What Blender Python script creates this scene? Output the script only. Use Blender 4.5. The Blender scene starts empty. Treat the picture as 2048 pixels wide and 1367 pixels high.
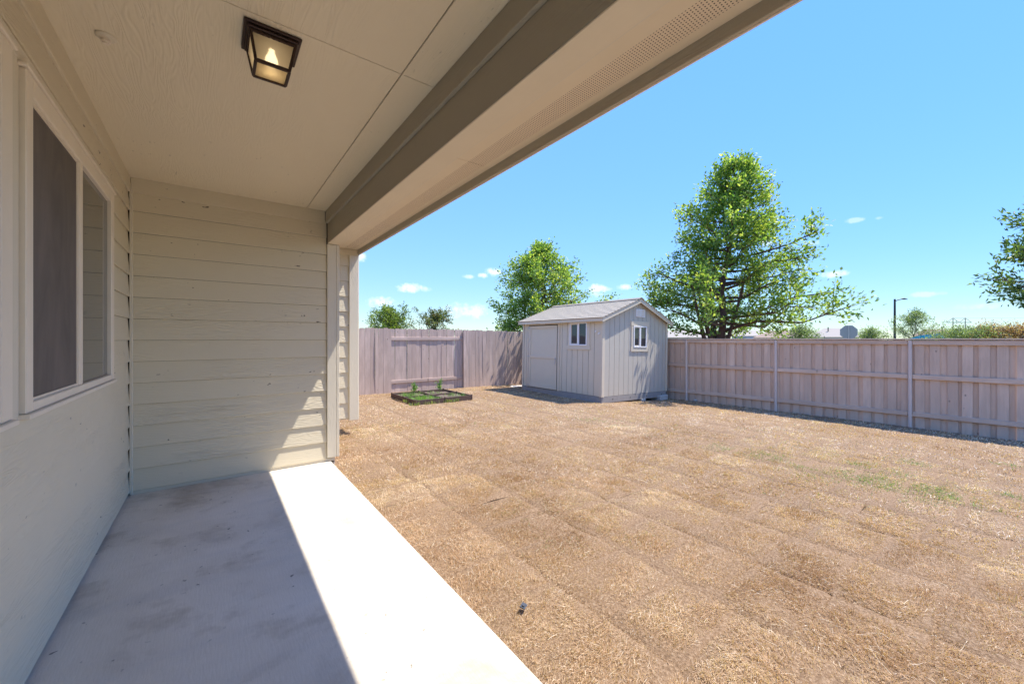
import bpy, bmesh, math, random
import numpy as np
from mathutils import Vector, Matrix
R = math.radians
scene = bpy.context.scene
col = scene.collection
random.seed(7)
rng = np.random.default_rng(11)

# ------------------------------------------------------------------ camera, sky, sun, exposure
CAM_H = 1.50
YAW = math.atan(596 / 796)
cam_d = bpy.data.cameras.new('camera')
cam_d.sensor_width = 36.0
cam_d.lens = 796 / 2048 * 36.0
cam_d.shift_y = -6.5 / 2048
cam_d.clip_start = 0.05
cam_d.clip_end = 3000
cam = bpy.data.objects.new('camera', cam_d)
col.objects.link(cam)
cam.location = (0, 0, CAM_H)
cam.rotation_euler = (R(90), 0, -YAW)
scene.camera = cam

SUN_DIR = Vector((1.0, -0.36, 2.02)).normalized()
SUN_EL = math.asin(SUN_DIR.z)
SUN_AZ = math.atan2(SUN_DIR.x, SUN_DIR.y)
sun_d = bpy.data.lights.new('sun', 'SUN')
sun_d.energy = 2.05
sun_d.angle = R(0.53)
sun_d.color = (1.0, 0.94, 0.85)
sun = bpy.data.objects.new('sun', sun_d)
col.objects.link(sun)
sun.rotation_euler = SUN_DIR.to_track_quat('Z', 'Y').to_euler()
sun.location = (20, -6, 40)

scene.view_settings.view_transform = 'Standard'
scene.view_settings.look = 'None'
scene.view_settings.gamma = 1
scene.view_settings.exposure = 2.06
scene.render.film_transparent = False


class Nodes:
    """small helper to write node trees"""
    def __init__(self, tree):
        self.t = tree
        self.n = tree.nodes
        self.n.clear()

    def add(self, kind, **kw):
        nd = self.n.new(kind)
        ins = kw.pop('i', {})
        for k, v in kw.items():
            setattr(nd, k, v)
        for k, v in ins.items():
            s = nd.inputs[k]
            if isinstance(v, bpy.types.NodeSocket):
                self.t.links.new(v, s)
            else:
                s.default_value = v
        return nd

    def math(self, op, a, b=0.0, c=None, clamp=False):
        d = {0: a, 1: b}
        if c is not None:
            d[2] = c
        return self.add('ShaderNodeMath', operation=op, use_clamp=clamp, i=d).outputs[0]

    def mix(self, f, a, b, blend='MIX'):
        return self.add('ShaderNodeMix', data_type='RGBA', blend_type=blend, clamp_factor=True, i={0: f, 6: a, 7: b}).outputs[2]

    def ramp(self, fac, stops):
        r = self.add('ShaderNodeValToRGB', i={0: fac})
        el = r.color_ramp.elements
        while len(el) < len(stops):
            el.new(0.5)
        for e, (p, c) in zip(el, stops):
            e.position = p
            e.color = c if len(c) == 4 else (*c, 1)
        return r.outputs[0]

    def noise(self, vec, scale, detail=4, rough=0.55, dist=0.0):
        return self.add('ShaderNodeTexNoise', i={'Vector': vec, 'Scale': scale, 'Detail': detail, 'Roughness': rough, 'Distortion': dist}).outputs[0]

    def mapping(self, vec, scale=(1, 1, 1), loc=(0, 0, 0)):
        return self.add('ShaderNodeMapping', i={'Vector': vec, 'Scale': scale, 'Location': loc}).outputs[0]


def rgba(c):
    return (c[0], c[1], c[2], 1.0)


# world: Nishita sky with a few small fair-weather clouds low above the horizon
def cam_ray(px, py):
    f = Vector((math.sin(YAW), math.cos(YAW), 0))
    r = Vector((math.cos(YAW), -math.sin(YAW), 0))
    return (f + r * ((px - 1024) / 796) + Vector((0, 0, 1)) * ((677 - py) / 796))


world = bpy.data.worlds.new('World')
scene.world = world
world.use_nodes = True
W = Nodes(world.node_tree)
sky = W.add('ShaderNodeTexSky', sky_type='NISHITA', sun_disc=False, sun_elevation=SUN_EL, sun_rotation=SUN_AZ,
            altitude=200, air_density=1.0, dust_density=0.0, ozone_density=1.6)
# the bright rim of the sky is compressed as a whole, by its own brightness
lum = W.add('ShaderNodeRGBToBW', i={0: sky.outputs[0]}).outputs[0]
comp = W.math('MULTIPLY', 1.22, W.math('POWER', W.math('MAXIMUM', lum, 0.05), -0.80))
skyk = W.add('ShaderNodeVectorMath', operation='SCALE', i={0: sky.outputs[0], 'Scale': comp}).outputs[0]
grade = W.add('ShaderNodeCombineXYZ', i={0: W.math('MULTIPLY_ADD', lum, -0.028, 1.06, clamp=True), 1: 0.97, 2: W.math('MULTIPLY_ADD', lum, 0.034, 0.88)}).outputs[0]
skyt = W.mix(1.0, skyk, grade, 'MULTIPLY')
skyc = W.add('ShaderNodeHueSaturation', i={'Hue': 0.511, 'Saturation': 1.29, 'Value': 1.0, 'Color': skyt}).outputs[0]
tc = W.add('ShaderNodeTexCoord')
dirv = tc.outputs['Generated']
sep = W.add('ShaderNodeSeparateXYZ', i={0: dirv})
az = W.math('ARCTAN2', sep.outputs[0], sep.outputs[1])
el = W.math('ARCSINE', sep.outputs[2])
n1 = W.noise(dirv, 26, 6, 0.62)
n2 = W.noise(dirv, 90, 4, 0.6)
nz = W.math('ADD', W.math('MULTIPLY', W.math('SUBTRACT', n1, 0.5), 2.6), W.math('MULTIPLY', W.math('SUBTRACT', n2, 0.5), 1.5))
CLOUDS = [(766, 604, 34, 10, .95), (820, 575, 30, 8, .95), (850, 578, 16, 5, .6), (936, 553, 14, 4, .7), (966, 551, 12, 5, .9), (988, 544, 18, 8, 1.0),
          (932, 621, 46, 15, .8), (1198, 577, 26, 8, .9), (1194, 589, 14, 5, .8), (1250, 574, 18, 6, .85), (1709, 440, 18, 4, .5), (1758, 436, 8, 3, .4),
          (1620, 488, 18, 4, .6), (1668, 548, 30, 6, .75), (1586, 561, 16, 5, .6), (1855, 588, 34, 5, .5), (1962, 612, 56, 7, .45), (722, 513, 10, 9, .9),
          (1532, 478, 14, 14, .9), (1300, 640, 40, 8, .5), (2200, 560, 50, 9, .6), (560, 600, 60, 12, .8), (300, 560, 50, 12, .8)]
cm = None
for (px, py, w, h, a) in CLOUDS:
    d = cam_ray(px, py)
    a0 = math.atan2(d.x, d.y)
    e0 = math.atan2(d.z, math.hypot(d.x, d.y))
    ln = 796 * (1 + ((px - 1024) / 796) ** 2)
    wa, we = w * 1.25 / ln, h * 1.35 / math.sqrt(ln * 796)
    q = W.math('ADD', W.math('POWER', W.math('MULTIPLY', W.math('SUBTRACT', az, a0), 1 / wa), 2),
               W.math('POWER', W.math('MULTIPLY', W.math('SUBTRACT', el, e0), 1 / we), 2))
    v = W.math('MULTIPLY', W.math('SUBTRACT', W.math('ADD', 0.95, nz), q, clamp=True), a)
    cm = v if cm is None else W.math('MAXIMUM', cm, v)
cloud_f = W.add('ShaderNodeMapRange', interpolation_type='SMOOTHSTEP', i={0: cm, 1: 0.0, 2: 1.25, 3: 0.0, 4: 0.9}).outputs[0]
skymix = W.mix(cloud_f, skyc, (2.1, 2.2, 2.3, 1))
bg = W.add('ShaderNodeBackground', i={'Color': skymix, 'Strength': 0.15})
W.t.links.new(bg.outputs[0], W.add('ShaderNodeOutputWorld').inputs[0])

# ------------------------------------------------------------------ mesh helpers


def set_props(o, label=None, cat=None, group=None, kind=None):
    for k, v in (('label', label), ('category', cat), ('group', group), ('kind', kind)):
        if v:
            o[k] = v
    return o


def link(name, me, mat=None, parent=None, M=None):
    o = bpy.data.objects.new(name, me)
    col.objects.link(o)
    if mat is not None and me is not None and len(me.materials) == 0:
        me.materials.append(mat)
    if M is not None:
        o.matrix_world = M
    if parent is not None:
        o.parent = parent
        o.matrix_parent_inverse = PM[parent.name].inverted()
    PM[o.name] = M.copy() if M is not None else Matrix.Identity(4)
    return o


PM = {}


def empty(name, loc=(0, 0, 0), rot=None, **props):
    M = Matrix.Translation(loc)
    if rot is not None:
        M = M @ rot
    o = link(name, None, M=M)
    o.empty_display_size = 0.2
    return set_props(o, **props)


def mesh(name, verts, faces, smooth=False):
    me = bpy.data.meshes.new(name)
    me.from_pydata([tuple(v) for v in verts], [], faces)
    me.update()
    if smooth:
        me.polygons.foreach_set('use_smooth', [True] * len(me.polygons))
    return me


class MB:
    """collects solids into one mesh"""
    def __init__(self):
        self.v, self.f = [], []

    def raw(self, verts, faces):
        b = len(self.v)
        self.v += [tuple(p) for p in verts]
        self.f += [tuple(b + i for i in f) for f in faces]
        return self

    def box(self, x0, x1, y0, y1, z0, z1, ch=0.0, M=None):
        bm = bmesh.new()
        bmesh.ops.create_cube(bm, size=1)
        sx, sy, sz = x1 - x0, y1 - y0, z1 - z0
        for v in bm.verts:
            v.co = Vector((x0 + (v.co.x + .5) * sx, y0 + (v.co.y + .5) * sy, z0 + (v.co.z + .5) * sz))
        if ch > 0:
            bmesh.ops.bevel(bm, geom=list(bm.edges), offset=min(ch, sx * .45, sy * .45, sz * .45), segments=1, affect='EDGES')
        if M is not None:
            bmesh.ops.transform(bm, matrix=M, verts=bm.verts)
        bm.verts.index_update()
        self.raw([v.co for v in bm.verts], [[v.index for v in f.verts] for f in bm.faces])
        bm.free()
        return self

    def prism(self, poly, axis, a, b):
        """poly: 2D points in the plane perpendicular to axis; extruded from a to b"""
        n = len(poly)
        def P(p, t):
            return {'x': (t, p[0], p[1]), 'y': (p[0], t, p[1]), 'z': (p[0], p[1], t)}[axis]
        vs = [P(p, a) for p in poly] + [P(p, b) for p in poly]
        fs = [tuple(range(n)), tuple(range(2 * n - 1, n - 1, -1))] + [(i, i + n, (i + 1) % n + n, (i + 1) % n) for i in range(n)]
        return self.raw(vs, fs)

    def tube(self, pts, radii, seg=8, cap=True):
        pts = [Vector(p) for p in pts]
        rings = []
        up = Vector((0, 0, 1))
        for i, p in enumerate(pts):
            d = (pts[min(i + 1, len(pts) - 1)] - pts[max(i - 1, 0)]).normalized()
            a = d.cross(up if abs(d.z) < .95 else Vector((1, 0, 0))).normalized()
            b = d.cross(a)
            r = radii[i] if hasattr(radii, '__len__') else radii
            rings.append([p + (a * math.cos(t) + b * math.sin(t)) * r for t in [2 * math.pi * k / seg for k in range(seg)]])
        vs = [v for rg in rings for v in rg]
        fs = []
        for i in range(len(pts) - 1):
            for k in range(seg):
                fs.append((i * seg + k, i * seg + (k + 1) % seg, (i + 1) * seg + (k + 1) % seg, (i + 1) * seg + k))
        if cap:
            fs.append(tuple(range(seg - 1, -1, -1)))
            fs.append(tuple((len(pts) - 1) * seg + k for k in range(seg)))
        return self.raw(vs, fs)

    def lathe(self, prof, seg=16, M=None):
        """prof: (r, z) list"""
        vs, fs = [], []
        for r, z in prof:
            for k in range(seg):
                t = 2 * math.pi * k / seg
                p = Vector((r * math.cos(t), r * math.sin(t), z))
                vs.append(M @ p if M is not None else p)
        for i in range(len(prof) - 1):
            for k in range(seg):
                fs.append((i * seg + k, i * seg + (k + 1) % seg, (i + 1) * seg + (k + 1) % seg, (i + 1) * seg + k))
        fs.append(tuple(range(seg - 1, -1, -1)))
        fs.append(tuple((len(prof) - 1) * seg + k for k in range(seg)))
        return self.raw(vs, fs)

    def obj(self, name, mat, parent=None, M=None, smooth=False, fix=True):
        me = mesh(name, self.v, self.f, smooth)
        if fix:
            bm = bmesh.new()
            bm.from_mesh(me)
            bmesh.ops.recalc_face_normals(bm, faces=bm.faces)
            bm.to_mesh(me)
            bm.free()
        return link(name, me, mat, parent, M)


def box_obj(name, x0, x1, y0, y1, z0, z1, mat, parent=None, ch=0.003):
    """box whose own origin is at its centre, so that object texture coordinates run along it"""
    cx, cy, cz = (x0 + x1) / 2, (y0 + y1) / 2, (z0 + z1) / 2
    hx, hy, hz = (x1 - x0) / 2, (y1 - y0) / 2, (z1 - z0) / 2
    # local x along the longest side
    dims = [hx, hy, hz]
    L = dims.index(max(dims))
    if L == 0:
        rot, d = Matrix.Identity(4), (hx, hy, hz)
    elif L == 1:
        rot, d = Matrix.Rotation(R(90), 4, 'Z'), (hy, hx, hz)
    else:
        rot, d = Matrix.Rotation(R(-90), 4, 'Y'), (hz, hy, hx)
    m = MB().box(-d[0], d[0], -d[1], d[1], -d[2], d[2], ch)
    return m.obj(name, mat, parent, Matrix.Translation((cx, cy, cz)) @ rot, fix=False)

# ------------------------------------------------------------------ materials


def new_mat(name):
    m = bpy.data.materials.new(name)
    m.use_nodes = True
    return m, Nodes(m.node_tree)


def finish(N, bsdf):
    N.t.links.new(bsdf.outputs[0], N.add('ShaderNodeOutputMaterial').inputs[0])


def painted(name, color, rough=0.55, grain=0.25, gscale=1.0, dirt=0.12, spots=0.0):
    """paint over embossed wood-grain board; local x runs along the grain"""
    m, N = new_mat(name)
    t = N.add('ShaderNodeTexCoord')
    oi = N.add('ShaderNodeObjectInfo')
    off = N.add('ShaderNodeCombineXYZ', i={0: N.math('MULTIPLY', oi.outputs['Random'], 37.0), 1: N.math('MULTIPLY', oi.outputs['Random'], 11.3), 2: N.math('MULTIPLY', oi.outputs['Random'], 5.7)})
    p = N.add('ShaderNodeVectorMath', operation='ADD', i={0: t.outputs['Object'], 1: off.outputs[0]}).outputs[0]
    pm = N.mapping(p, (0.9 * gscale, 7.0 * gscale, 7.0 * gscale))
    big = N.noise(pm, 1.0, 2, 0.45, 0.3)
    rings = N.math('SINE', N.math('MULTIPLY', big, 95.0))
    fine = N.noise(N.mapping(p, (6 * gscale, 160 * gscale, 160 * gscale)), 1.0, 2, 0.5)
    patch = N.noise(N.mapping(p, (1.2, 2.2, 2.2)), 1.0, 3, 0.5)
    msk = N.add('ShaderNodeMapRange', i={0: patch, 1: 0.42, 2: 0.62, 3: 0.12, 4: 1.0}).outputs[0]
    hgt = N.math('ADD', N.math('MULTIPLY', N.math('MULTIPLY', rings, 0.5), msk), N.math('MULTIPLY', fine, 0.5))
    bump = N.add('ShaderNodeBump', i={'Strength': grain, 'Distance': 0.0045, 'Height': hgt})
    c1 = rgba([c * (1 - dirt) for c in color])
    c2 = rgba([min(1, c * (1 + dirt * .6)) for c in color])
    base = N.mix(N.noise(p, 2.3, 5, 0.65), c1, c2)
    base = N.mix(N.math('MULTIPLY', oi.outputs['Random'], 0.10), base, rgba([c * .8 for c in color]))
    if spots > 0:
        sp = N.noise(N.mapping(p, (14, 30, 30)), 1.0, 2, 0.5)
        sp2 = N.noise(p, 1.3, 2, 0.5)
        f = N.math('MULTIPLY', N.add('ShaderNodeMapRange', i={0: sp, 1: 0.70, 2: 0.73, 3: 0, 4: 1}).outputs[0],
                   N.add('ShaderNodeMapRange', i={0: sp2, 1: 0.5, 2: 0.6, 3: 0, 4: spots}).outputs[0])
        base = N.mix(f, base, (0.06, 0.05, 0.045, 1))
    b = N.add('ShaderNodeBsdfPrincipled', i={'Base Color': base, 'Roughness': rough, 'Normal': bump.outputs[0], 'Specular IOR Level': 0.35})
    finish(N, b)
    return m


def plain(name, color, rough=0.5, metal=0.0, var=0.12, nscale=8.0, bump=0.0, bscale=60.0, spec=0.5):
    m, N = new_mat(name)
    t = N.add('ShaderNodeTexCoord')
    p = t.outputs['Object']
    base = N.mix(N.noise(p, nscale, 5, 0.6), rgba([c * (1 - var) for c in color]), rgba([min(1, c * (1 + var)) for c in color]))
    ins = {'Base Color': base, 'Roughness': rough, 'Metallic': metal, 'Specular IOR Level': spec}
    if bump > 0:
        ins['Normal'] = N.add('ShaderNodeBump', i={'Strength': bump, 'Distance': 0.004, 'Height': N.noise(p, bscale, 4, 0.6)}).outputs[0]
    finish(N, N.add('ShaderNodeBsdfPrincipled', i=ins))
    return m


def wood(name, color, dark, knots=True, rough=0.8, wear=0.25):
    """stained fence board: local x along the grain, colour differs from board to board"""
    m, N = new_mat(name)
    t = N.add('ShaderNodeTexCoord')
    oi = N.add('ShaderNodeObjectInfo')
    rnd = oi.outputs['Random']
    off = N.add('ShaderNodeCombineXYZ', i={0: N.math('MULTIPLY', rnd, 53.0), 1: N.math('MULTIPLY', rnd, 17.0), 2: N.math('MULTIPLY', rnd, 29.0)})
    p = N.add('ShaderNodeVectorMath', operation='ADD', i={0: t.outputs['Object'], 1: off.outputs[0]}).outputs[0]
    gr = N.noise(N.mapping(p, (1.6, 28, 28)), 1.0, 4, 0.6, 0.6)
    fine = N.noise(N.mapping(p, (5, 150, 150)), 1.0, 2, 0.5)
    big = N.noise(N.mapping(p, (1.2, 4, 4)), 1.0, 3, 0.6)
    c = N.mix(N.math('MULTIPLY', gr, 0.9), rgba(color), rgba(dark))
    c = N.mix(N.math('MULTIPLY', N.math('SUBTRACT', big, 0.42, clamp=True), wear * 6), c, rgba([min(1, x * 1.28) for x in color]))
    c = N.mix(N.math('MULTIPLY', rnd, 0.6), c, rgba([x * 1.15 for x in dark]))
    if knots:
        vo = N.add('ShaderNodeTexVoronoi', feature='F1', i={'Vector': N.mapping(p, (4.5, 7.5, 1.0)), 'Scale': 1.0})
        k = N.add('ShaderNodeMapRange', i={0: vo.outputs['Distance'], 1: 0.05, 2: 0.13, 3: 0.7, 4: 0.0}).outputs[0]
        sel = N.add('ShaderNodeSeparateColor', i={0: vo.outputs['Color']}).outputs[0]
        k = N.math('MULTIPLY', k, N.math('GREATER_THAN', sel, 0.72))
        c = N.mix(k, c, rgba([x * 0.42 for x in dark]))
    bump = N.add('ShaderNodeBump', i={'Strength': 0.45, 'Distance': 0.004, 'Height': N.math('ADD', gr, N.math('MULTIPLY', fine, 0.6))})
    finish(N, N.add('ShaderNodeBsdfPrincipled', i={'Base Color': c, 'Roughness': rough, 'Normal': bump.outputs[0], 'Specular IOR Level': 0.25}))
    return m


def attr_mat(name, translucent=0.0, rough=0.7):
    m, N = new_mat(name)
    a = N.add('ShaderNodeAttribute', attribute_name='col')
    b = N.add('ShaderNodeBsdfPrincipled', i={'Base Color': a.outputs[0], 'Roughness': rough, 'Specular IOR Level': 0.3})
    if translucent > 0:
        tr = N.add('ShaderNodeBsdfTranslucent', i={'Color': N.mix(1.0, a.outputs[0], (1.5, 1.5, 0.6, 1), 'MULTIPLY')})
        b = N.add('ShaderNodeMixShader', i={0: translucent, 1: b.outputs[0], 2: tr.outputs[0]})
    finish(N, b)
    return m


PAINT = (0.65, 0.58, 0.435)
M_SIDING = painted('siding_paint', PAINT, 0.55, 0.6, 1.5, 0.06, spots=0.9)
M_CEIL = painted('ceiling_paint', (0.745, 0.665, 0.505), 0.55, 0.34, 1.5, 0.05, spots=0.3)
M_TRIM = painted('trim_paint', (0.66, 0.60, 0.48), 0.55, 0.25, 1.6, 0.08)
M_BEAM_SHADE = painted('beam_shade_paint', (0.40, 0.36, 0.28), 0.55, 0.4, 1.0, 0.08)  # house paint darkened: shade on beam and fascia is put into the colour
M_SOFFIT = painted('soffit_paint', (0.70, 0.618, 0.47), 0.6, 0.12, 0.8, 0.08)
M_VINYL = plain('cream_vinyl', (0.75, 0.665, 0.545), 0.4, var=0.06)
M_DARKGAP = plain('dark_gap', (0.03, 0.027, 0.024), 0.9)
M_BODY = plain('house_core', (0.3, 0.28, 0.24), 0.9)
M_ROOF = plain('asphalt_shingle', (0.16, 0.145, 0.13), 0.9, var=0.35, nscale=30, bump=0.6, bscale=200)
M_FENCE = wood('fence_stain', (0.76, 0.575, 0.435), (0.47, 0.34, 0.25))
M_FENCE2 = wood('fence_weathered', (0.60, 0.475, 0.405), (0.36, 0.27, 0.225), wear=0.4)
M_POST = plain('post_paint', (0.68, 0.56, 0.48), 0.55, var=0.1)
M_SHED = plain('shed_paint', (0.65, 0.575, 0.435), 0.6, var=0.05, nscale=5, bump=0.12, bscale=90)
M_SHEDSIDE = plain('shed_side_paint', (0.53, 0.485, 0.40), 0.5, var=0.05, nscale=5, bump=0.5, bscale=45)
M_SHEDTRIM = plain('shed_trim', (0.66, 0.575, 0.435), 0.55, var=0.05)
M_GROOVE = plain('shed_groove', (0.22, 0.21, 0.20), 0.8)
M_SKID = plain('shed_skid', (0.30, 0.28, 0.26), 0.8, var=0.3, nscale=12)
M_WHITE = plain('white_vinyl', (0.85, 0.85, 0.85), 0.4, var=0.03)
M_STEEL = plain('galvanised', (0.55, 0.55, 0.54), 0.4, 0.7, var=0.1)
M_BRONZE = plain('bronze_metal', (0.045, 0.025, 0.02), 0.45, 0.5, var=0.3)
M_BARK = plain('bark', (0.11, 0.06, 0.045), 0.9, var=0.4, nscale=20, bump=0.8, bscale=40)
M_BED = wood('bed_board', (0.13, 0.085, 0.07), (0.075, 0.05, 0.04), knots=False)
M_SOIL = plain('soil', (0.13, 0.095, 0.07), 0.95, var=0.4, nscale=40, bump=0.8, bscale=60)
M_STONE = plain('pale_stone', (0.52, 0.48, 0.43), 0.9, var=0.2, nscale=14, bump=0.4, bscale=50)
M_BLADE = attr_mat('dry_blades', 0.25, 0.75)
M_LEAF = attr_mat('leaves', 0.48, 0.42)

# shingles of the shed: lighter weathered grey
M_SHINGLE = plain('weathered_shingle', (0.27, 0.228, 0.178), 0.95, var=0.28, nscale=22, bump=0.7, bscale=220)


def glass_mat(name, tint, rough=0.04, spec=0.6):
    m, N = new_mat(name)
    finish(N, N.add('ShaderNodeBsdfPrincipled', i={'Base Color': rgba(tint), 'Roughness': rough, 'Specular IOR Level': spec, 'IOR': 1.5}))
    return m


M_PANE = glass_mat('window_glass', (0.10, 0.105, 0.10))
M_SHEDGLASS = glass_mat('shed_glass', (0.035, 0.04, 0.045))

m, N = new_mat('insect_screen')
t = N.add('ShaderNodeTexCoord')
p = t.outputs['Object']
st = N.noise(N.mapping(p, (1.1, 3.0, 3.0)), 1.4, 5, 0.65, 0.8)
fine = N.noise(p, 420, 1, 0.5)
c = N.ramp(st, [(0.30, (0.10, 0.088, 0.078)), (0.55, (0.155, 0.13, 0.115)), (0.75, (0.20, 0.165, 0.15))])
c = N.mix(N.math('MULTIPLY', fine, 0.4), c, (0.06, 0.055, 0.05, 1))
finish(N, N.add('ShaderNodeBsdfPrincipled', i={'Base Color': c, 'Roughness': 0.7, 'Specular IOR Level': 0.3}))
M_SCREEN = m

# concrete: broomed slab with faint stains and pits
m, N = new_mat('concrete')
t = N.add('ShaderNodeTexCoord')
p = t.outputs['Object']
cloudy = N.noise(p, 1.1, 6, 0.62, 0.4)
streak = N.noise(N.mapping(p, (0.8, 5.0, 1)), 1.0, 5, 0.6)
fine = N.noise(p, 140, 3, 0.6)
c = N.ramp(cloudy, [(0.30, (0.46, 0.39, 0.295)), (0.45, (0.72, 0.64, 0.515)), (0.68, (0.83, 0.75, 0.62))])
c = N.mix(N.add('ShaderNodeMapRange', i={0: streak, 1: 0.5, 2: 0.8, 3: 0, 4: 0.5}).outputs[0], c, (0.60, 0.56, 0.50, 1))
warm = N.noise(p, 2.4, 4, 0.7)
c = N.mix(N.add('ShaderNodeMapRange', i={0: warm, 1: 0.54, 2: 0.70, 3: 0, 4: 0.7}).outputs[0], c, (0.50, 0.42, 0.31, 1))
sp = N.noise(p, 17, 2, 0.5)
sp2 = N.noise(p, 2.0, 2, 0.5)
pit = N.math('MULTIPLY', N.add('ShaderNodeMapRange', i={0: sp, 1: 0.685, 2: 0.72, 3: 0, 4: 0.85}).outputs[0], N.add('ShaderNodeMapRange', i={0: sp2, 1: 0.45, 2: 0.6, 3: 0.1, 4: 1}).outputs[0])
c = N.mix(pit, c, (0.13, 0.11, 0.09, 1))
c = N.mix(N.math('MULTIPLY', fine, 0.3), c, (0.3, 0.28, 0.26, 1))
bump = N.add('ShaderNodeBump', i={'Strength': 0.35, 'Distance': 0.004, 'Height': N.math('ADD', N.math('MULTIPLY', fine, 0.5), N.noise(N.mapping(p, (30, 4, 1)), 3.0, 3, 0.6))})
finish(N, N.add('ShaderNodeBsdfPrincipled', i={'Base Color': c, 'Roughness': 0.85, 'Normal': bump.outputs[0], 'Specular IOR Level': 0.25}))
M_CONC = m

# thatch under the blades
m, N = new_mat('sod_thatch')
t = N.add('ShaderNodeTexCoord')
g = N.add('ShaderNodeNewGeometry')
p = g.outputs['Position']
a = N.noise(p, 0.9, 4, 0.6)
b_ = N.noise(p, 60, 4, 0.7)
c = N.ramp(b_, [(0.30, (0.08, 0.05, 0.03)), (0.5, (0.23, 0.15, 0.09)), (0.72, (0.42, 0.31, 0.21))])
c = N.mix(N.math('MULTIPLY', a, 0.5), c, (0.35, 0.23, 0.14, 1))
bump = N.add('ShaderNodeBump', i={'Strength': 0.8, 'Distance': 0.02, 'Height': b_})
finish(N, N.add('ShaderNodeBsdfPrincipled', i={'Base Color': c, 'Roughness': 0.95, 'Normal': bump.outputs[0], 'Specular IOR Level': 0.1}))
M_THATCH = m
m, N = new_mat('far_ground')
g = N.add('ShaderNodeNewGeometry')
c = N.ramp(N.noise(g.outputs['Position'], 0.06, 5, 0.6), [(0.3, (0.10, 0.12, 0.05)), (0.7, (0.25, 0.2, 0.12))])
finish(N, N.add('ShaderNodeBsdfPrincipled', i={'Base Color': c, 'Roughness': 0.95}))
M_GROUND = m
m, N = new_mat('perforated_soffit')
t = N.add('ShaderNodeTexCoord')
p = N.mapping(t.outputs['Object'], (62, 62, 62))
fr = N.add('ShaderNodeVectorMath', operation='FRACTION', i={0: p}).outputs[0]
sp = N.add('ShaderNodeSeparateXYZ', i={0: fr})
dx = N.math('SUBTRACT', sp.outputs[0], 0.5)
dy = N.math('SUBTRACT', sp.outputs[1], 0.5)
rr = N.math('ADD', N.math('MULTIPLY', dx, dx), N.math('MULTIPLY', dy, dy))
hole = N.math('LESS_THAN', rr, 0.05)
c = N.mix(hole, N.mix(N.noise(t.outputs['Object'], 3, 4, 0.6), (0.67, 0.575, 0.44, 1), (0.71, 0.615, 0.475, 1)), (0.035, 0.03, 0.025, 1))
finish(N, N.add('ShaderNodeBsdfPrincipled', i={'Base Color': c, 'Roughness': 0.65, 'Specular IOR Level': 0.2}))
M_PERF = m

# ------------------------------------------------------------------ ground and lawn
def sstep(a, b, x):
    t = np.clip((x - a) / (b - a), 0, 1)
    return t * t * (3 - 2 * t)


def gz(x, y):
    return -0.06 - 0.01 * np.maximum(0, x - 1.15) - 0.18 * sstep(6.5, 11.5, x) * (1 - .7 * sstep(8, 11.5, y))


# far ground: one sheet to the horizon with the yard's dip under it
gm = MB()
S = 1500
gm.raw([(-S, -S, -0.62), (S, -S, -0.62), (S, S, -0.62), (-S, S, -0.62)], [(0, 1, 2, 3)])
set_props(gm.obj('ground', M_GROUND), kind='structure')

# soil sheet of the yard
xs = np.linspace(0.9, 14.5, 35)
ys = np.linspace(-6, 14, 41)
vv = [(x, y, float(gz(np.array(min(x, 11.9)), np.array(y))) - 0.035) for y in ys for x in xs]
nx = len(xs)
ff = [(j * nx + i, j * nx + i + 1, (j + 1) * nx + i + 1, (j + 1) * nx + i) for j in range(len(ys) - 1) for i in range(nx - 1)]
lawn = link('lawn', mesh('lawn', vv, ff, True), M_SOIL)
set_props(lawn, kind='structure')

def vnoise(x, y, s, seed=0):
    """smooth value noise, numpy"""
    x, y = x * s, y * s
    xi, yi = np.floor(x), np.floor(y)
    fx, fy = x - xi, y - yi
    fx, fy = fx * fx * (3 - 2 * fx), fy * fy * (3 - 2 * fy)
    def h(a, b):
        return (np.sin(a * 127.1 + b * 311.7 + seed * 17.3) * 43758.5453) % 1.0
    return (h(xi, yi) * (1 - fx) + h(xi + 1, yi) * fx) * (1 - fy) + (h(xi, yi + 1) * (1 - fx) + h(xi + 1, yi + 1) * fx) * fy


ROW0, ROWW, PL = 1.10, 0.66, 0.44


def row_of(x):
    return np.floor((x - ROW0) / ROWW)


def row_off(r):
    return (np.sin(r * 12.9898 + 4.1) * 43758.5453) % 1.0 * PL


def piece_rand(r, q, k):
    return (np.sin(r * 127.1 + q * 311.7 + k * 74.7) * 43758.5453) % 1.0


def sod_top(x, y):
    """height of the sod surface, with each piece's own level and rounded edges"""
    x0_, y0_ = x, y
    x = x + .07 * (vnoise(x0_, y0_, 2.3, 30) - .5) + .03 * (vnoise(x0_, y0_, 9, 32) - .5)
    y = y + .07 * (vnoise(x0_, y0_, 2.3, 31) - .5) + .03 * (vnoise(x0_, y0_, 9, 33) - .5)
    r = row_of(x)
    o = row_off(r)
    q = np.floor((y - o) / PL)
    u = x - (ROW0 + r * ROWW)
    v = y - o - q * PL
    e = np.minimum(np.minimum(u, ROWW - u), np.minimum(v, PL - v))
    lvl = (piece_rand(r, q, 1) - .5) * 0.008
    brk = np.clip((vnoise(x0_, y0_, 2.4, 12) * .6 + vnoise(x0_, y0_, 7, 13) * .4 - .49) * 5, 0, 1)
    drop = 0.034 * np.exp(-(e / 0.015) ** 2) * (0.0 + 1.2 * piece_rand(r, q, 2) * brk)
    clump = .014 * (vnoise(x0_, y0_, 8, 40) - .5) + .012 * (vnoise(x0_, y0_, 21, 41) - .5)
    return gz(x0_, y0_) + lvl - drop + clump, e, piece_rand(r, q, 3), piece_rand(r, q, 2) * brk


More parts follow.
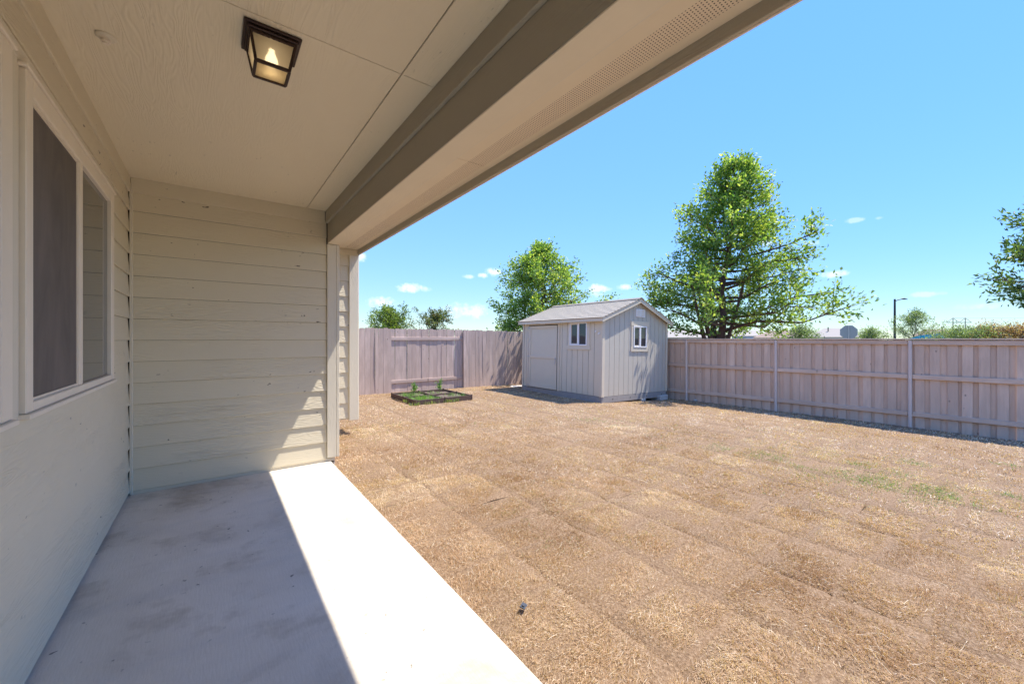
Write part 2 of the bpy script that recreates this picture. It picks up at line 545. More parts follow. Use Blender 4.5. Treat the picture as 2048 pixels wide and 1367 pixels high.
# shared piece shapes
variants = []
for k in range(14):
    bu = [0, .05, .35, .65, .95, 1]
    bv = [0, .07, .5, .93, 1]
    gap = [-0.014 + 0.006 * random.random() for _ in range(4)]
    if k % 4 == 0:
        gap[random.randrange(4)] = random.uniform(0.0, 0.008)
    vs = []
    for b in bv:
        for a in bu:
            x = gap[0] + a * (ROWW - gap[0] - gap[1]) - ROWW / 2
            y = gap[2] + b * (PL - gap[2] - gap[3]) - PL / 2
            edge = (a in (0, 1)) or (b in (0, 1))
            vs.append((x + random.uniform(-.013, .013) * edge, y + random.uniform(-.013, .013) * edge, (-0.008 - 0.016 * random.random()) if edge else random.uniform(-.006, .006)))
    n = len(bu)
    fs = [(j * n + i, j * n + i + 1, (j + 1) * n + i + 1, (j + 1) * n + i) for j in range(len(bv) - 1) for i in range(n - 1)]
    me = mesh('sod_piece', vs, fs, True)
    me.materials.append(M_THATCH)
    variants.append(me)

SHED_A = Vector((8.04, 6.87, -0.16))
cells = []
for r in range(0, 16):
    o = float(row_off(np.array(float(r))))
    for q in range(-4, 27):
        cx, cy = ROW0 + (r + .5) * ROWW, o + (q + .5) * PL
        if cx > 11.6 or cy > 11.6 or cy < -1.2 or (8.3 < cx < 10.8 and 7.2 < cy < 9.9):
            continue
        if 3.95 < cx < 5.3 and 9.1 < cy < 10.5:
            continue
        # direction must be inside the field of view (a margin kept)
        dpt = cx * math.sin(YAW) + cy * math.cos(YAW)
        sx = (cx * math.cos(YAW) - cy * math.sin(YAW)) / max(dpt, .1)
        inview = dpt > 1.0 and -0.45 < sx < 1.42
        cells.append((math.hypot(cx, cy) if inview else 50 + math.hypot(cx, cy), r, q, cx, cy))
cells.sort()
far = MB()
for k, (d, r, q, cx, cy) in enumerate(cells):
    rr_, qq_ = np.array(float(r)), np.array(float(q))
    lvl = float((piece_rand(rr_, qq_, 1) - .5) * 0.008)
    z = float(gz(np.array(cx), np.array(cy))) + lvl
    sl = float((gz(np.array(cx + .1), np.array(cy)) - gz(np.array(cx - .1), np.array(cy))) / .2)
    M = Matrix.Translation((cx, cy, z)) @ Matrix.Rotation(-math.atan(sl), 4, 'Y') @ Matrix.Rotation(random.choice((0, math.pi)), 4, 'Z')
    me = variants[random.randrange(len(variants))]
    if k < 300:
        link('sod_piece', me, None, lawn, M)
    else:
        far.raw([M @ v.co for v in me.vertices], [tuple(p.vertices) for p in me.polygons])
o = far.obj('sod_far', M_THATCH, lawn, smooth=True)
o['kind'] = 'stuff'


def color_mesh(name, V, F, C, mat, parent=None):
    """triangle mesh from numpy arrays with one colour per vertex"""
    me = bpy.data.meshes.new(name)
    me.vertices.add(len(V))
    me.vertices.foreach_set('co', V.astype(np.float32).ravel())
    nf = len(F)
    me.loops.add(nf * 3)
    me.loops.foreach_set('vertex_index', F.astype(np.int32).ravel())
    me.polygons.add(nf)
    me.polygons.foreach_set('loop_start', np.arange(0, nf * 3, 3, dtype=np.int32))
    try:
        me.polygons.foreach_set('loop_total', np.full(nf, 3, dtype=np.int32))
    except Exception:
        pass
    me.update(calc_edges=True)
    at = me.attributes.new('col', 'FLOAT_COLOR', 'POINT')
    at.data.foreach_set('color', np.concatenate([C, np.ones((len(C), 1))], 1).astype(np.float32).ravel())
    return link(name, me, mat, parent)


GREEN = [(5.96, 2.84, .25, .5), (6.08, 2.17, .28, .95), (5.83, 1.70, .3, .7), (6.02, 1.23, .38, .95), (6.44, 1.06, .25, .6), (6.0, .72, .35, .9), (5.95, .54, .25, .8),
         (7.43, 1.06, .25, .6), (6.5, .19, .16, .7), (8.5, .2, .25, .6), (6.56, 1.41, .22, .6), (6.93, 1.82, .2, .4), (5.99, 5.32, .26, 1.0), (6.72, 4.65, .18, .6),
         (5.98, 4.77, .16, .3), (2.0, 2.25, .04, .8), (1.72, 3.3, .05, .4), (5.2, 3.3, .12, .3), (7.9, 3.2, .2, .35)]


def blades(n, rmin, rmax, lmin, lmax, wid):
    # points in the ring, restricted to the lawn and to the field of view plus a margin
    pts = []
    tot = 0
    while tot < n:
        k = n * 2
        a = rng.uniform(-0.45, 1.45, k)
        rr = np.sqrt(rng.uniform(rmin ** 2, rmax ** 2, k))
        x, y = rr * np.cos(a), rr * np.sin(a)
        ok = (x > 1.152) & (x < 11.55) & (y < 11.45) & ~((x > 8.0) & (x < 11.0) & (y > 6.85) & (y < 10.2)) & ~((x > 3.84) & (x < 5.43) & (y > 8.97) & (y < 10.62))
        ok &= ~((x < 1.26) & (y > 5.2))
        x, y = x[ok], y[ok]
        pts.append(np.stack([x, y], 1))
        tot += len(x)
    P = np.concatenate(pts)[:n]
    x, y = P[:, 0], P[:, 1]
    z, e, tone, opn = sod_top(x, y)
    bare = np.clip((vnoise(x, y, 1.9, 20) * .65 + vnoise(x, y, 7, 21) * .35 - .66) * 6, 0, .75)
    keep = rng.random(len(x)) < np.clip((e - .002) / 0.03 + (1 - 1.4 * opn), 0, 1) * (1 - bare)
    x, y, z, e, tone = x[keep], y[keep], z[keep], e[keep], tone[keep]
    n = len(x)
    L = rng.uniform(lmin, lmax, n) * (0.7 + 0.6 * vnoise(x, y, 2.2, 5))
    L = L * np.clip(e / .06, .45, 1)
    w = wid * rng.uniform(.7, 1.3, n)
    strand = rng.random(n) < .012
    L = np.where(strand, L * 2.1, L)
    az_ = rng.uniform(0, 2 * np.pi, n) * .75 + vnoise(x, y, 1.3, 9) * 6
    lean = np.where(strand, 1.25, np.clip(rng.normal(0.85, 0.38, n), 0.1, 1.5))
    bend = rng.normal(0.35, 0.45, n)
    d1 = np.stack([np.cos(az_) * np.sin(lean), np.sin(az_) * np.sin(lean), np.cos(lean)], 1)
    l2 = np.clip(lean + bend, 0.0, 1.75)
    az2 = az_ + rng.normal(0, .5, n)
    d2 = np.stack([np.cos(az2) * np.sin(l2), np.sin(az2) * np.sin(l2), np.cos(l2)], 1)
    side = np.stack([-np.sin(az_), np.cos(az_), np.zeros(n)], 1)
    roll = rng.uniform(-.9, .9, n)
    side = side * np.cos(roll)[:, None] + np.stack([np.zeros(n), np.zeros(n), np.ones(n)], 1) * np.sin(roll)[:, None]
    base = np.stack([x, y, z - 0.004], 1)
    mid = base + d1 * (L * .5)[:, None]
    tip = mid + d2 * (L * .5)[:, None]
    tip[:, 2] = np.maximum(tip[:, 2], z + 0.001)
    V = np.stack([base - side * w[:, None] * .5, base + side * w[:, None] * .5, mid - side * w[:, None] * .42, mid + side * w[:, None] * .42, tip], 1).reshape(-1, 3)
    i = np.arange(n)[:, None] * 5
    F = np.concatenate([i + np.array([[0, 1, 3]]), i + np.array([[0, 3, 2]]), i + np.array([[2, 3, 4]])], 1).reshape(-1, 3)
    # colours: straw, tan, brown; whole pieces lean to one or the other
    t = np.clip(0.36 * tone - 0.02 + 0.10 * np.clip(1 - np.hypot(x, y) / 5, -.9, .6) + 0.46 * vnoise(x, y, 1.3, 3) + 0.42 * vnoise(x, y, 4.5, 4) - .10 + rng.normal(0, .16, n), 0, 1)
    straw, tan, brown = np.array([.78, .635, .48]), np.array([.58, .40, .255]), np.array([.33, .19, .10])
    C = np.where(t[:, None] < .5, straw + (tan - straw) * (t[:, None] * 2), tan + (brown - tan) * (t[:, None] * 2 - 1))
    pale = rng.random(n) < .07
    C[pale] = np.array([.78, .68, .56])
    g = np.zeros(n)
    for gx, gy, gs, ga in GREEN:
        g = np.maximum(g, ga * np.exp(-(((x - gx) ** 2 + (y - gy) ** 2) / (gs * gs)) * (0.6 + 1.2 * vnoise(x, y, 5, 8))))
    g = g * (0.35 + 0.9 * vnoise(x, y, 7, 2)) + 0.03 * (vnoise(x, y, .8, 6) > .62)
    isg = rng.random(n) < g
    C[isg] = np.array([.20, .30, .08]) * rng.uniform(.7, 1.25, (isg.sum(), 1))
    C[strand & ~isg] = np.array([.84, .74, .60])
    C = C * rng.uniform(.85, 1.12, (n, 1))
    return V, F, np.repeat(C, 5, 0)


parts = [blades(330000, 1.4, 4.6, .018, .045, .0020), blades(170000, 4.3, 7.6, .025, .055, .0042), blades(140000, 7.3, 16, .02, .046, .008)]
Vs, Fs, Cs, b0 = [], [], [], 0
for V, F, C in parts:
    Vs.append(V); Fs.append(F + b0); Cs.append(C); b0 += len(V)
go = color_mesh('dry_grass', np.concatenate(Vs), np.concatenate(Fs), np.concatenate(Cs), M_BLADE)
set_props(go, 'short dry straw-coloured grass covering the laid sod', 'grass', kind='stuff')

# ------------------------------------------------------------------ patio slab
sm = MB()
sm.box(-0.70, 1.15, -4.5, 5.30, -0.16, 0.0, 0.006)
set_props(sm.obj('patio_slab', M_CONC), kind='structure')

# ------------------------------------------------------------------ house
XW, YE, ZC, LAP = -0.664, 5.262, 3.05, 0.2075
house = empty('house', (-0.65, 2, 0), label='beige house with lap siding and a covered patio under its eave', cat='house')
core = MB()
core.box(-9, XW - 0.03, -7, 5.6, -0.2, 3.3)
core.box(XW - 0.05, 1.16, YE + 0.03, 11.35, -0.2, 3.0)
core.obj('wall', M_BODY, house)  # unseen solid core, added to stop light leaking through the house


def lap_board(length):
    """one lap: local x along, y outwards, z up; thick lower edge"""
    l = length / 2
    prof = [(0, 0.0), (0.0175, -0.001), (0.020, 0.003), (0.004, LAP - 0.0035), (0, LAP - 0.0035)]
    n = len(prof)
    vs = [(-l, y, z) for y, z in prof] + [(l, y, z) for y, z in prof]
    fs = [tuple(range(n)), tuple(range(2 * n - 1, n - 1, -1))] + [(i, i + n, (i + 1) % n + n, (i + 1) % n) for i in range(n)]
    me = mesh('siding_board', vs, fs)
    bm = bmesh.new(); bm.from_mesh(me); bmesh.ops.recalc_face_normals(bm, faces=bm.faces); bm.to_mesh(me); bm.free()
    me.materials.append(M_SIDING)
    return me


def siding(wall, me, mid, rotz, z0, n):
    for k in range(n):
        M = Matrix.Translation((mid[0], mid[1], z0 + k * LAP)) @ Matrix.Rotation(rotz, 4, 'Z')
        link('siding_board', me, None, wall, M)


# window wall (faces +x): local x -> world -y ... outward +y_local -> +x
wl = MB().box(XW - 0.028, XW - 0.006, -6.5, YE, -0.02, ZC).obj('window_wall', M_DARKGAP, house)  # dark backing paints the shadow lines under the laps into the slots
siding(wl, lap_board(YE + 6.4), (XW, (YE - 6.4) / 2), R(-90), 0.035, 14)
# end wall (faces -y)
wl2 = MB().box(XW, 1.19, YE + 0.006, YE + 0.028, -0.02, ZC).obj('end_wall', M_DARKGAP, house)  # dark backing here too stands in for shade under the laps
siding(wl2, lap_board(1.10 - XW - 0.03), ((XW + 0.03 + 1.10) / 2, YE), R(180), 0.035, 14)
box_obj('skirt_board', XW + 0.02, 1.195, YE - 0.006, YE + 0.03, -0.004, 0.034, M_TRIM, wl2)
# inside corner strip
box_obj('corner_strip', XW + 0.0165, XW + 0.040, YE - 0.034, YE - 0.0005, 0.004, 2.985, M_TRIM, house)
# frieze boards below the ceiling
box_obj('frieze_board', XW + 0.001, XW + 0.024, -6.0, YE - 0.0255, 2.905, ZC - 0.002, M_SIDING, wl)
box_obj('frieze_board', XW + 0.0245, 1.082, YE - 0.025, YE - 0.001, 2.905, ZC - 0.002, M_SIDING, wl2)
# wall corner trim beside the yard
box_obj('corner_board', 1.103, 1.206, YE - 0.034, YE - 0.001, 0.045, 2.654, M_TRIM, house, 0.004)
box_obj('corner_board', 1.2075, 1.243, YE - 0.034, YE + 0.10, 0.045, 2.654, M_TRIM, house, 0.004)
box_obj('foundation', 1.15, 1.205, YE + 0.03, 11.35, -0.3, 0.05, M_CONC, house)
# wall running back from the corner, faces +x
wl3 = MB().box(1.165, 1.19, YE + 0.03, 11.35, 0.05, 2.95).obj('yard_wall', M_TRIM, house)
siding(wl3, lap_board(11.35 - YE - 0.12), (1.192, (11.35 + YE + 0.12) / 2), R(-90), 0.06, 13)

# projecting bay, its floor clear of the ground
KB = 0.83
YB, XB0, XB1, ZB0, ZS = 6.79, 1.21, 1.908, 0.186, 2.962
bay = MB().box(XB0, XB1 - 0.012, YB + 0.03, 7.25, ZB0, ZS).obj('bay_wall', M_TRIM, house)
LB = 0.2482
l_save, LAP_SAVE = None, LAP
LAP = LB
mb_ = lap_board(XB1 - 0.10 - XB0)
for k in range(11):
    link('siding_board', mb_, None, bay, Matrix.Translation(((XB0 + XB1 - 0.10) / 2, YB + 0.028, ZB0 - 0.035 + 0.052 + k * LB)) @ Matrix.Rotation(math.pi, 4, 'Z'))
LAP = LAP_SAVE
box_obj('corner_board', XB1 - 0.142, XB1, YB - 0.012, YB + 0.03, ZB0 - 0.02, ZS - 0.10, M_TRIM, bay, 0.004)
box_obj('corner_board', XB1 - 0.0115, XB1 + 0.022, YB + 0.0305, YB + 0.14, ZB0 - 0.02, ZS - 0.002, M_TRIM, bay, 0.004)
box_obj('frieze_board', XB0, XB1 - 0.001, YB - 0.004, YB + 0.0295, ZS - 0.098, ZS - 0.002, M_SIDING, bay)

# porch ceiling: fibre-cement sheets with open joints
ceil = MB().box(XW - 0.02, 1.13, -5.5, YE + 0.02, ZC + 0.006, ZC + 0.03).obj('ceiling', M_DARKGAP, house)
XS_, YS_ = 0.880, 2.255
gp = 0.0022
for (x0, x1) in ((XW + 0.001, XS_ - gp), (XS_ + gp, 1.128)):
    for (y0, y1) in ((YS_ + gp, YE - 0.001), (-0.19, YS_ - gp), (-2.63, -0.194), (-5.0, -2.634)):
        cx, cy = (x0 + x1) / 2, (y0 + y1) / 2
        mm = MB().box(-(y1 - y0) / 2, (y1 - y0) / 2, -(x1 - x0) / 2, (x1 - x0) / 2, -0.004, 0.004, 0.0012)
        mm.obj('ceiling_panel', M_CEIL, ceil, Matrix.Translation((cx, cy, ZC + 0.0015)) @ Matrix.Rotation(R(90), 4, 'Z'), fix=False)
# joint battens seen as thin raised lines beside the seams
box_obj('joint_strip', XS_ + 0.004, XS_ + 0.014, -5.0, YE - 0.004, ZC - 0.0048, ZC - 0.0028, M_CEIL, ceil, 0)

# beam along the open side
beam = MB().box(1.130, 1.244, -5.5, YE - 0.036, 2.668, ZC + 0.25).obj('beam', M_BEAM_SHADE, house)
box_obj('beam_face', 1.106, 1.1295, -5.5, YE - 0.0355, 2.664, 2.900, M_BEAM_SHADE, beam)
box_obj('beam_trim', 1.083, 1.1297, -5.5, YE - 0.0355, 2.9012, ZC - 0.0035, M_BEAM_SHADE, beam)
box_obj('beam_soffit', 1.106, 1.247, -5.5, YE - 0.0352, 2.655, 2.6635, M_SOFFIT, beam)
box_obj('beam_outer', 1.2445, 1.262, -5.5, YE + 1.5, 2.664, 2.96, M_TRIM, beam)

# eave: soffit sheets, vent strip, fascia, roof
XF = 1.900
eave = MB().box(1.262, XF, -6.5, 11.3, ZS + 0.012, ZS + 0.03).obj('eave', M_TRIM, house)
for (y0, y1) in ((5.292, 11.2), (2.85, 5.288), (0.41, 2.846), (-2.03, 0.406), (-4.5, -2.034)):
    for nm, (x0, x1), mt in (('soffit_panel', (1.262, 1.684), M_SOFFIT), ('vent_strip', (1.6845, 1.830), M_PERF), ('soffit_panel', (1.8305, XF - 0.001), M_SOFFIT)):
        mm = MB().box(-(y1 - y0) / 2, (y1 - y0) / 2, -(x1 - x0) / 2, (x1 - x0) / 2, -0.005, 0.005, 0)
        mm.obj(nm, mt, eave, Matrix.Translation(((x0 + x1) / 2, (y0 + y1) / 2, ZS + 0.005)) @ Matrix.Rotation(R(90), 4, 'Z'), fix=False)
box_obj('fascia', XF, XF + 0.022, -6.5, 11.3, 2.888, 3.12, M_BEAM_SHADE, eave)
box_obj('drip_edge', XF + 0.0225, XF + 0.034, -6.5, 11.3, 2.884, 3.13, M_VINYL, eave)
rf = MB()
sl = 5 / 12
xr = -4.5
zr = 3.13 + (XF + .06 - xr) * sl
rf.raw([(XF + .05, -6.8, 3.125), (XF + .05, 11.6, 3.125), (xr, 11.6, zr), (xr, -6.8, zr), (-11, -6.8, 3.125), (-11, 11.6, 3.125),
        (XF + .05, -6.8, 3.165), (XF + .05, 11.6, 3.165), (xr, 11.6, zr + .04), (xr, -6.8, zr + .04), (-11, -6.8, 3.165), (-11, 11.6, 3.165)],
       [(0, 1, 2, 3), (3, 2, 5, 4), (6, 9, 8, 7), (9, 10, 11, 8), (0, 6, 7, 1), (4, 5, 11, 10), (0, 3, 9, 6), (3, 4, 10, 9), (1, 7, 8, 2), (2, 8, 11, 5)])
rf.obj('roof', M_ROOF, house)
for ya in (-6.5, 11.25):
    MB().prism([(XF - .1, 3.12), (xr, zr - .03), (-10.8, 3.12)], 'y', ya, ya + .05).obj('gable', M_TRIM, house)
# patio corner post behind the camera
box_obj('porch_post', 1.10, 1.25, -4.4, -4.25, 0.0, 2.654, M_TRIM, house)
# little screws left in the soffit
for (hx_, hy_) in ((1.43, 1.325), (1.437, 2.04)):
    MB().lathe([(0.011, 0), (0.011, -0.004), (0.004, -0.006), (0.004, -0.022), (0.007, -0.024), (0.006, -0.030)], 10, Matrix.Translation((hx_, hy_, ZS))).obj('screw_hook', M_STEEL, eave, smooth=False)


def window(y0, y1, z0, z1):
    """sliding window in the wall that faces +x; the half nearer the camera carries an insect screen"""
    X = XW
    w = MB()
    w.box(X + 0.0155, X + 0.046, y0, y0 + 0.078, z0, z1, 0.004)
    w.box(X + 0.0155, X + 0.046, y1 - 0.10, y1, z0, z1, 0.004)
    w.box(X + 0.0155, X + 0.0455, y0 + 0.0785, y1 - 0.1005, z1 - 0.085, z1, 0.004)
    w.box(X + 0.0155, X + 0.0455, y0 + 0.0785, y1 - 0.1005, z0, z0 + 0.042, 0.004)
    fr = w.obj('window', M_VINYL, house)
    ym = y0 + (y1 - y0) * 0.487
    box_obj('meeting_rail', X + 0.0165, X + 0.040, ym - 0.035, ym + 0.035, z0 + 0.0425, z1 - 0.0855, M_VINYL, fr)
    box_obj('sill', X + 0.016, X + 0.060, y0 - 0.012, y1 + 0.012, z0 - 0.022, z0 - 0.001, M_VINYL, fr)
    box_obj('head_flashing', X + 0.016, X + 0.055, y0 - 0.02, y1 + 0.02, z1 + 0.001, z1 + 0.016, M_VINYL, fr)
    # screen half: thin inner frame plus the mesh
    a, b = y0 + 0.079, ym - 0.0355
    s = MB()
    zt, zb = z1 - 0.086, z0 + 0.043
    s.box(X + 0.024, X + 0.034, a, a + .012, zb, zt)
    s.box(X + 0.024, X + 0.034, b - .016, b, zb, zt)
    s.box(X + 0.024, X + 0.034, a + .0125, b - .0165, zt - .014, zt)
    s.box(X + 0.024, X + 0.034, a + .0125, b - .0165, zb, zb + .012)
    s.obj('screen_frame', M_VINYL, fr)
    box_obj('insect_screen', X + 0.0265, X + 0.0285, a + .0125, b - .0165, zb + .0125, zt - .0145, M_SCREEN, fr, 0)
    box_obj('pane', X + 0.018, X + 0.022, ym + 0.0355, y1 - 0.1005, z0 + 0.0425, z1 - 0.0855, M_PANE, fr, 0)
    box_obj('pane', X + 0.0165, X + 0.0185, a, b, zb, zt, M_PANE, fr, 0)
    return fr


window(2.512, 4.315, 1.189, 2.615)
window(0.572, 2.372, 1.189, 2.615)
# casing behind both windows: flat boards over the siding
box_obj('window_casing', XW + 0.001, XW + 0.0262, 2.375, 2.509, 1.163, 2.70, M_TRIM, house)
box_obj('window_casing', XW + 0.001, XW + 0.0150, 0.43, 4.44, 1.164, 2.699, M_TRIM, house)
box_obj('window_head', XW + 0.0152, XW + 0.029, 0.38, 4.48, 2.635, 2.701, M_TRIM, house)

# ------------------------------------------------------------------ porch light and ceiling fitting
lx, ly = 0.240, 2.42
lamp = empty('porch_light', (lx, ly, ZC), label='bronze lantern with textured glass panes, lit, on the porch ceiling', cat='ceiling light')


def frus(m, r0, z0, r1, z1, t):
    """four corner bars of a square frustum"""
    for sx in (-1, 1):
        for sy in (-1, 1):
            m.tube([(lx + sx * r0, ly + sy * r0, z0), (lx + sx * r1, ly + sy * r1, z1)], t, 6)


pl_ = MB().box(lx - .125, lx + .125, ly - .125, ly + .125, ZC - .018, ZC - .004, .003)
pl_.box(lx - .112, lx + .112, ly - .112, ly + .112, ZC - .032, ZC - .0185, .004)
plate = pl_.obj('base_plate', M_BRONZE, lamp)
sc_ = MB()
for side in range(4):
    for k in range(9):
        a = -0.092 + k * 0.023
        p = {0: (a, -.1005), 1: (a, .1005), 2: (-.1005, a), 3: (.1005, a)}[side]
        sc_.lathe([(0.0105, -.001), (0.0105, .001)], 8, Matrix.Translation((lx + p[0], ly + p[1], ZC - .040)) @ (Matrix.Rotation(R(90), 4, 'X') if side < 2 else Matrix.Rotation(R(90), 4, 'Y')))
sc_.obj('scalloped_edge', M_BRONZE, plate)
fm = MB()
frus(fm, .098, ZC - .033, .074, ZC - .165, .0075)
for s in (-1, 1):
    fm.box(lx - .076, lx + .076, ly + s * .074 - .007, ly + s * .074 + .007, ZC - .172, ZC - .156, .002)
    fm.box(lx + s * .074 - .007, lx + s * .074 + .007, ly - .0665, ly + .0665, ZC - .172, ZC - .156, .002)
    fm.box(lx - .10, lx + .10, ly + s * .098 - .005, ly + s * .098 + .005, ZC - .046, ZC - .0325, .002)
    fm.box(lx + s * .098 - .005, lx + s * .098 + .005, ly - .0925, ly + .0925, ZC - .046, ZC - .0325, .002)
fm.obj('frame', M_BRONZE, lamp)
m, N = new_mat('textured_glass')
t = N.add('ShaderNodeTexCoord')
bmp = N.add('ShaderNodeBump', i={'Strength': 0.5, 'Distance': 0.003, 'Height': N.noise(t.outputs['Object'], 90, 3, 0.6)})
gl = N.add('ShaderNodeBsdfGlass', i={'Color': (0.98, 0.93, 0.82, 1), 'Roughness': 0.4, 'IOR': 1.2, 'Normal': bmp.outputs[0]})
trl = N.add('ShaderNodeBsdfTranslucent', i={'Color': (0.9, 0.8, 0.62, 1)})
finish(N, N.add('ShaderNodeMixShader', i={0: 0.62, 1: gl.outputs[0], 2: trl.outputs[0]}))
M_TGLASS = m
for (sx, sy) in ((-1, 0), (1, 0), (0, -1), (0, 1)):
    g_ = MB()
    r0, r1, z0, z1 = .096, .073, ZC - .047, ZC - .157
    if sx:
        g_.raw([(lx + sx * r0, ly - r0 * .94, z0), (lx + sx * r0, ly + r0 * .94, z0), (lx + sx * r1, ly + r1 * .92, z1), (lx + sx * r1, ly - r1 * .92, z1)], [(0, 1, 2, 3)])
    else:
        g_.raw([(lx - r0 * .94, ly + sy * r0, z0), (lx + r0 * .94, ly + sy * r0, z0), (lx + r1 * .92, ly + sy * r1, z1), (lx - r1 * .92, ly + sy * r1, z1)], [(0, 1, 2, 3)])
    g_.obj('glass_pane', M_TGLASS, lamp)
MB().box(lx - .066, lx + .066, ly - .066, ly + .066, ZC - .1645, ZC - .1625).obj('glass_pane', M_TGLASS, lamp)
m, N = new_mat('bulb_glow')
finish(N, N.add('ShaderNodeEmission', i={'Color': (1.0, 0.80, 0.52, 1), 'Strength': 0.9}))
MB().lathe([(.012, ZC - .05), (.014, ZC - .065), (.026, ZC - .09), (.03, ZC - .11), (.024, ZC - .13), (.008, ZC - .14)], 14, Matrix.Translation((lx, ly, 0))).obj('bulb', m, lamp, smooth=True)
MB().lathe([(.016, ZC - .033), (.016, ZC - .05)], 12, Matrix.Translation((lx, ly, 0))).obj('socket', M_WHITE, lamp)

fit = empty('ceiling_sprinkler', (-0.443, 2.879, ZC), label='small round off-white fitting on the ceiling near the window', cat='sprinkler')
MB().lathe([(.042, -.003), (.042, -.008), (.034, -.016), (.020, -.019)], 20, Matrix.Translation((-0.443, 2.879, ZC))).obj('escutcheon', M_TRIM, fit)
MB().lathe([(.019, -.0195), (.019, -.034), (.012, -.036), (.012, -.043)], 14, Matrix.Translation((-0.443, 2.879, ZC))).obj('head', M_VINYL, fit)

# ------------------------------------------------------------------ shed
tilt = Matrix.Rotation(R(1.3), 4, 'Y')
SM = Matrix.Translation(SHED_A) @ tilt
shed = empty('shed', SHED_A, tilt, label='grey wooden garden shed with gable roof and two small windows', cat='shed')
SW, SL_, SH, RISE = 2.95, 3.32, 2.24, 0.56
B0 = 0.14      # top of the skids


def sobj(m, name, mat, parent=None, **k):
    return m.obj(name, mat, parent or shed, SM, **k)


# walls: grooved sheets
gw = 0.012
front = sobj(MB().box(0.012, 0.05, 0.0, SL_, B0, SH), 'front_wall', M_GROOVE)
side = sobj(MB().prism([(0.05, B0), (SW, B0), (SW, SH), (SW / 2, SH + RISE), (0.05, SH)], 'y', 0.012, 0.05), 'side_wall', M_GROOVE)
sobj(MB().prism([(0.0, B0), (SW, B0), (SW, SH), (SW / 2, SH + RISE), (0.0, SH)], 'y', SL_ - 0.04, SL_), 'rear_gable', M_SHED)
sobj(MB().box(SW - 0.04, SW, 0.05, SL_ - .05, B0, SH), 'back_wall', M_SHED)
DY0, DY1 = 1.69, 2.98          # door opening along the front
y = 0.075
k = 0
while y < SL_ - 0.08:
    y1 = min(y + 0.203 - gw, SL_ - 0.075)
    if y1 - y > 0.02:
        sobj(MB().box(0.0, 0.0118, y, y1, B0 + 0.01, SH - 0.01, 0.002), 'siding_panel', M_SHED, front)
    y += 0.203
x = 0.09
while x < SW - 0.06:
    x1 = min(x + 0.203 - gw, SW - 0.07)
    def top(xx):
        return SH - 0.015 + RISE * (1 - abs(xx - SW / 2) / (SW / 2)) - 0.02
    pts = [(x, B0 + .01), (x1, B0 + .01), (x1, top(x1))]
    if x < SW / 2 < x1:
        pts.append((SW / 2, top(SW / 2)))
    pts.append((x, top(x)))
    if x1 - x > 0.02:
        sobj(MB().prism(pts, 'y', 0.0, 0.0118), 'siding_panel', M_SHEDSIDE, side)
    x += 0.203
# corner trim
for args in ((-0.018, 0.0, 0.0, 0.072), (-0.018, 0.0, SL_ - 0.07, SL_)):
    sobj(MB().box(args[0], args[1] - .0005, args[2], args[3], B0, SH - 0.02, .003), 'corner_board', M_SHEDTRIM)
sobj(MB().box(-0.018, 0.085, -0.018, -0.0005, B0, SH - 0.03, .003), 'corner_board', M_SHEDTRIM)
sobj(MB().box(SW - 0.066, SW + 0.018, -0.018, -0.0005, B0, SH - 0.05, .003), 'corner_board', M_SHEDTRIM)
# skids and floor frame
sk = sobj(MB().box(0.0, SW, 0.0, 0.05, -0.02, B0 - .002, .004), 'floor_frame', M_SKID)
sobj(MB().box(0.0, 0.05, 0.0505, SL_, -0.02, B0 - .002, .004), 'floor_frame', M_SKID)
for sx in (0.25, 1.0, 1.75, 2.5):
    sobj(MB().lathe([(.018, -.003), (.018, .001)], 10, Matrix.Translation((sx + .2, -.001, 0.06)) @ Matrix.Rotation(R(90), 4, 'X')), 'vent_hole', M_DARKGAP, sk)
# door
sobj(MB().box(-0.0045, -0.0002, DY0 - .0255, DY1 + .0255, B0 + .004, 2.0855), 'door_gap_shade', M_DARKGAP)  # dark strip: the door gap, widened to paint in its shadow line
dr = MB().box(-0.012, -0.005, DY0, DY1, B0 + .016, 2.06)
door = sobj(dr, 'door', M_SHED)
for (a, b, c, d) in ((DY0, DY0 + .085, B0 + .015, 2.055), (DY1 - .085, DY1, B0 + .015, 2.055)):
    sobj(MB().box(-0.030, -0.0125, a, b, c, d, .003), 'stile', M_SHEDTRIM, door)
for (c, d) in ((B0 + .015, B0 + .11), (1.06, 1.15), (1.97, 2.055)):
    sobj(MB().box(-0.0295, -0.0125, DY0 + .0855, DY1 - .0855, c, d, .003), 'rail', M_SHEDTRIM, door)
for (a, b, c, d) in ((DY0 - .105, DY0 - .026, B0, 2.155), (DY1 + .026, DY1 + .105, B0, 2.155), (DY0 - .0255, DY1 + .0255, 2.086, 2.155)):
    sobj(MB().box(-0.020, -0.0005, a, b, c, d, .003), 'door_casing', M_SHEDTRIM)
for z in (B0 + .06, 1.10, 2.0):
    sobj(MB().box(-0.036, -0.0305, DY1 - .05, DY1 + .05, z - .028, z + .028, .002).tube([(-.040, DY1 + .006, z - .04), (-.040, DY1 + .006, z + .04)], .008, 8), 'hinge', M_STEEL, door)
sobj(MB().lathe([(.022, 0), (.022, .006), (.010, .010), (.010, .03)], 12, Matrix.Translation((-.0305, DY0 + .045, 1.08)) @ Matrix.Rotation(R(-90), 4, 'Y')).box(-.064, -.052, DY0 + .035, DY0 + .055, 0.90, 1.09, .003), 'handle', M_STEEL, door)
sobj(MB().box(-.024, -.0205, 2.22, 2.44, 2.095, 2.140, .001), 'name_plate', M_WHITE)


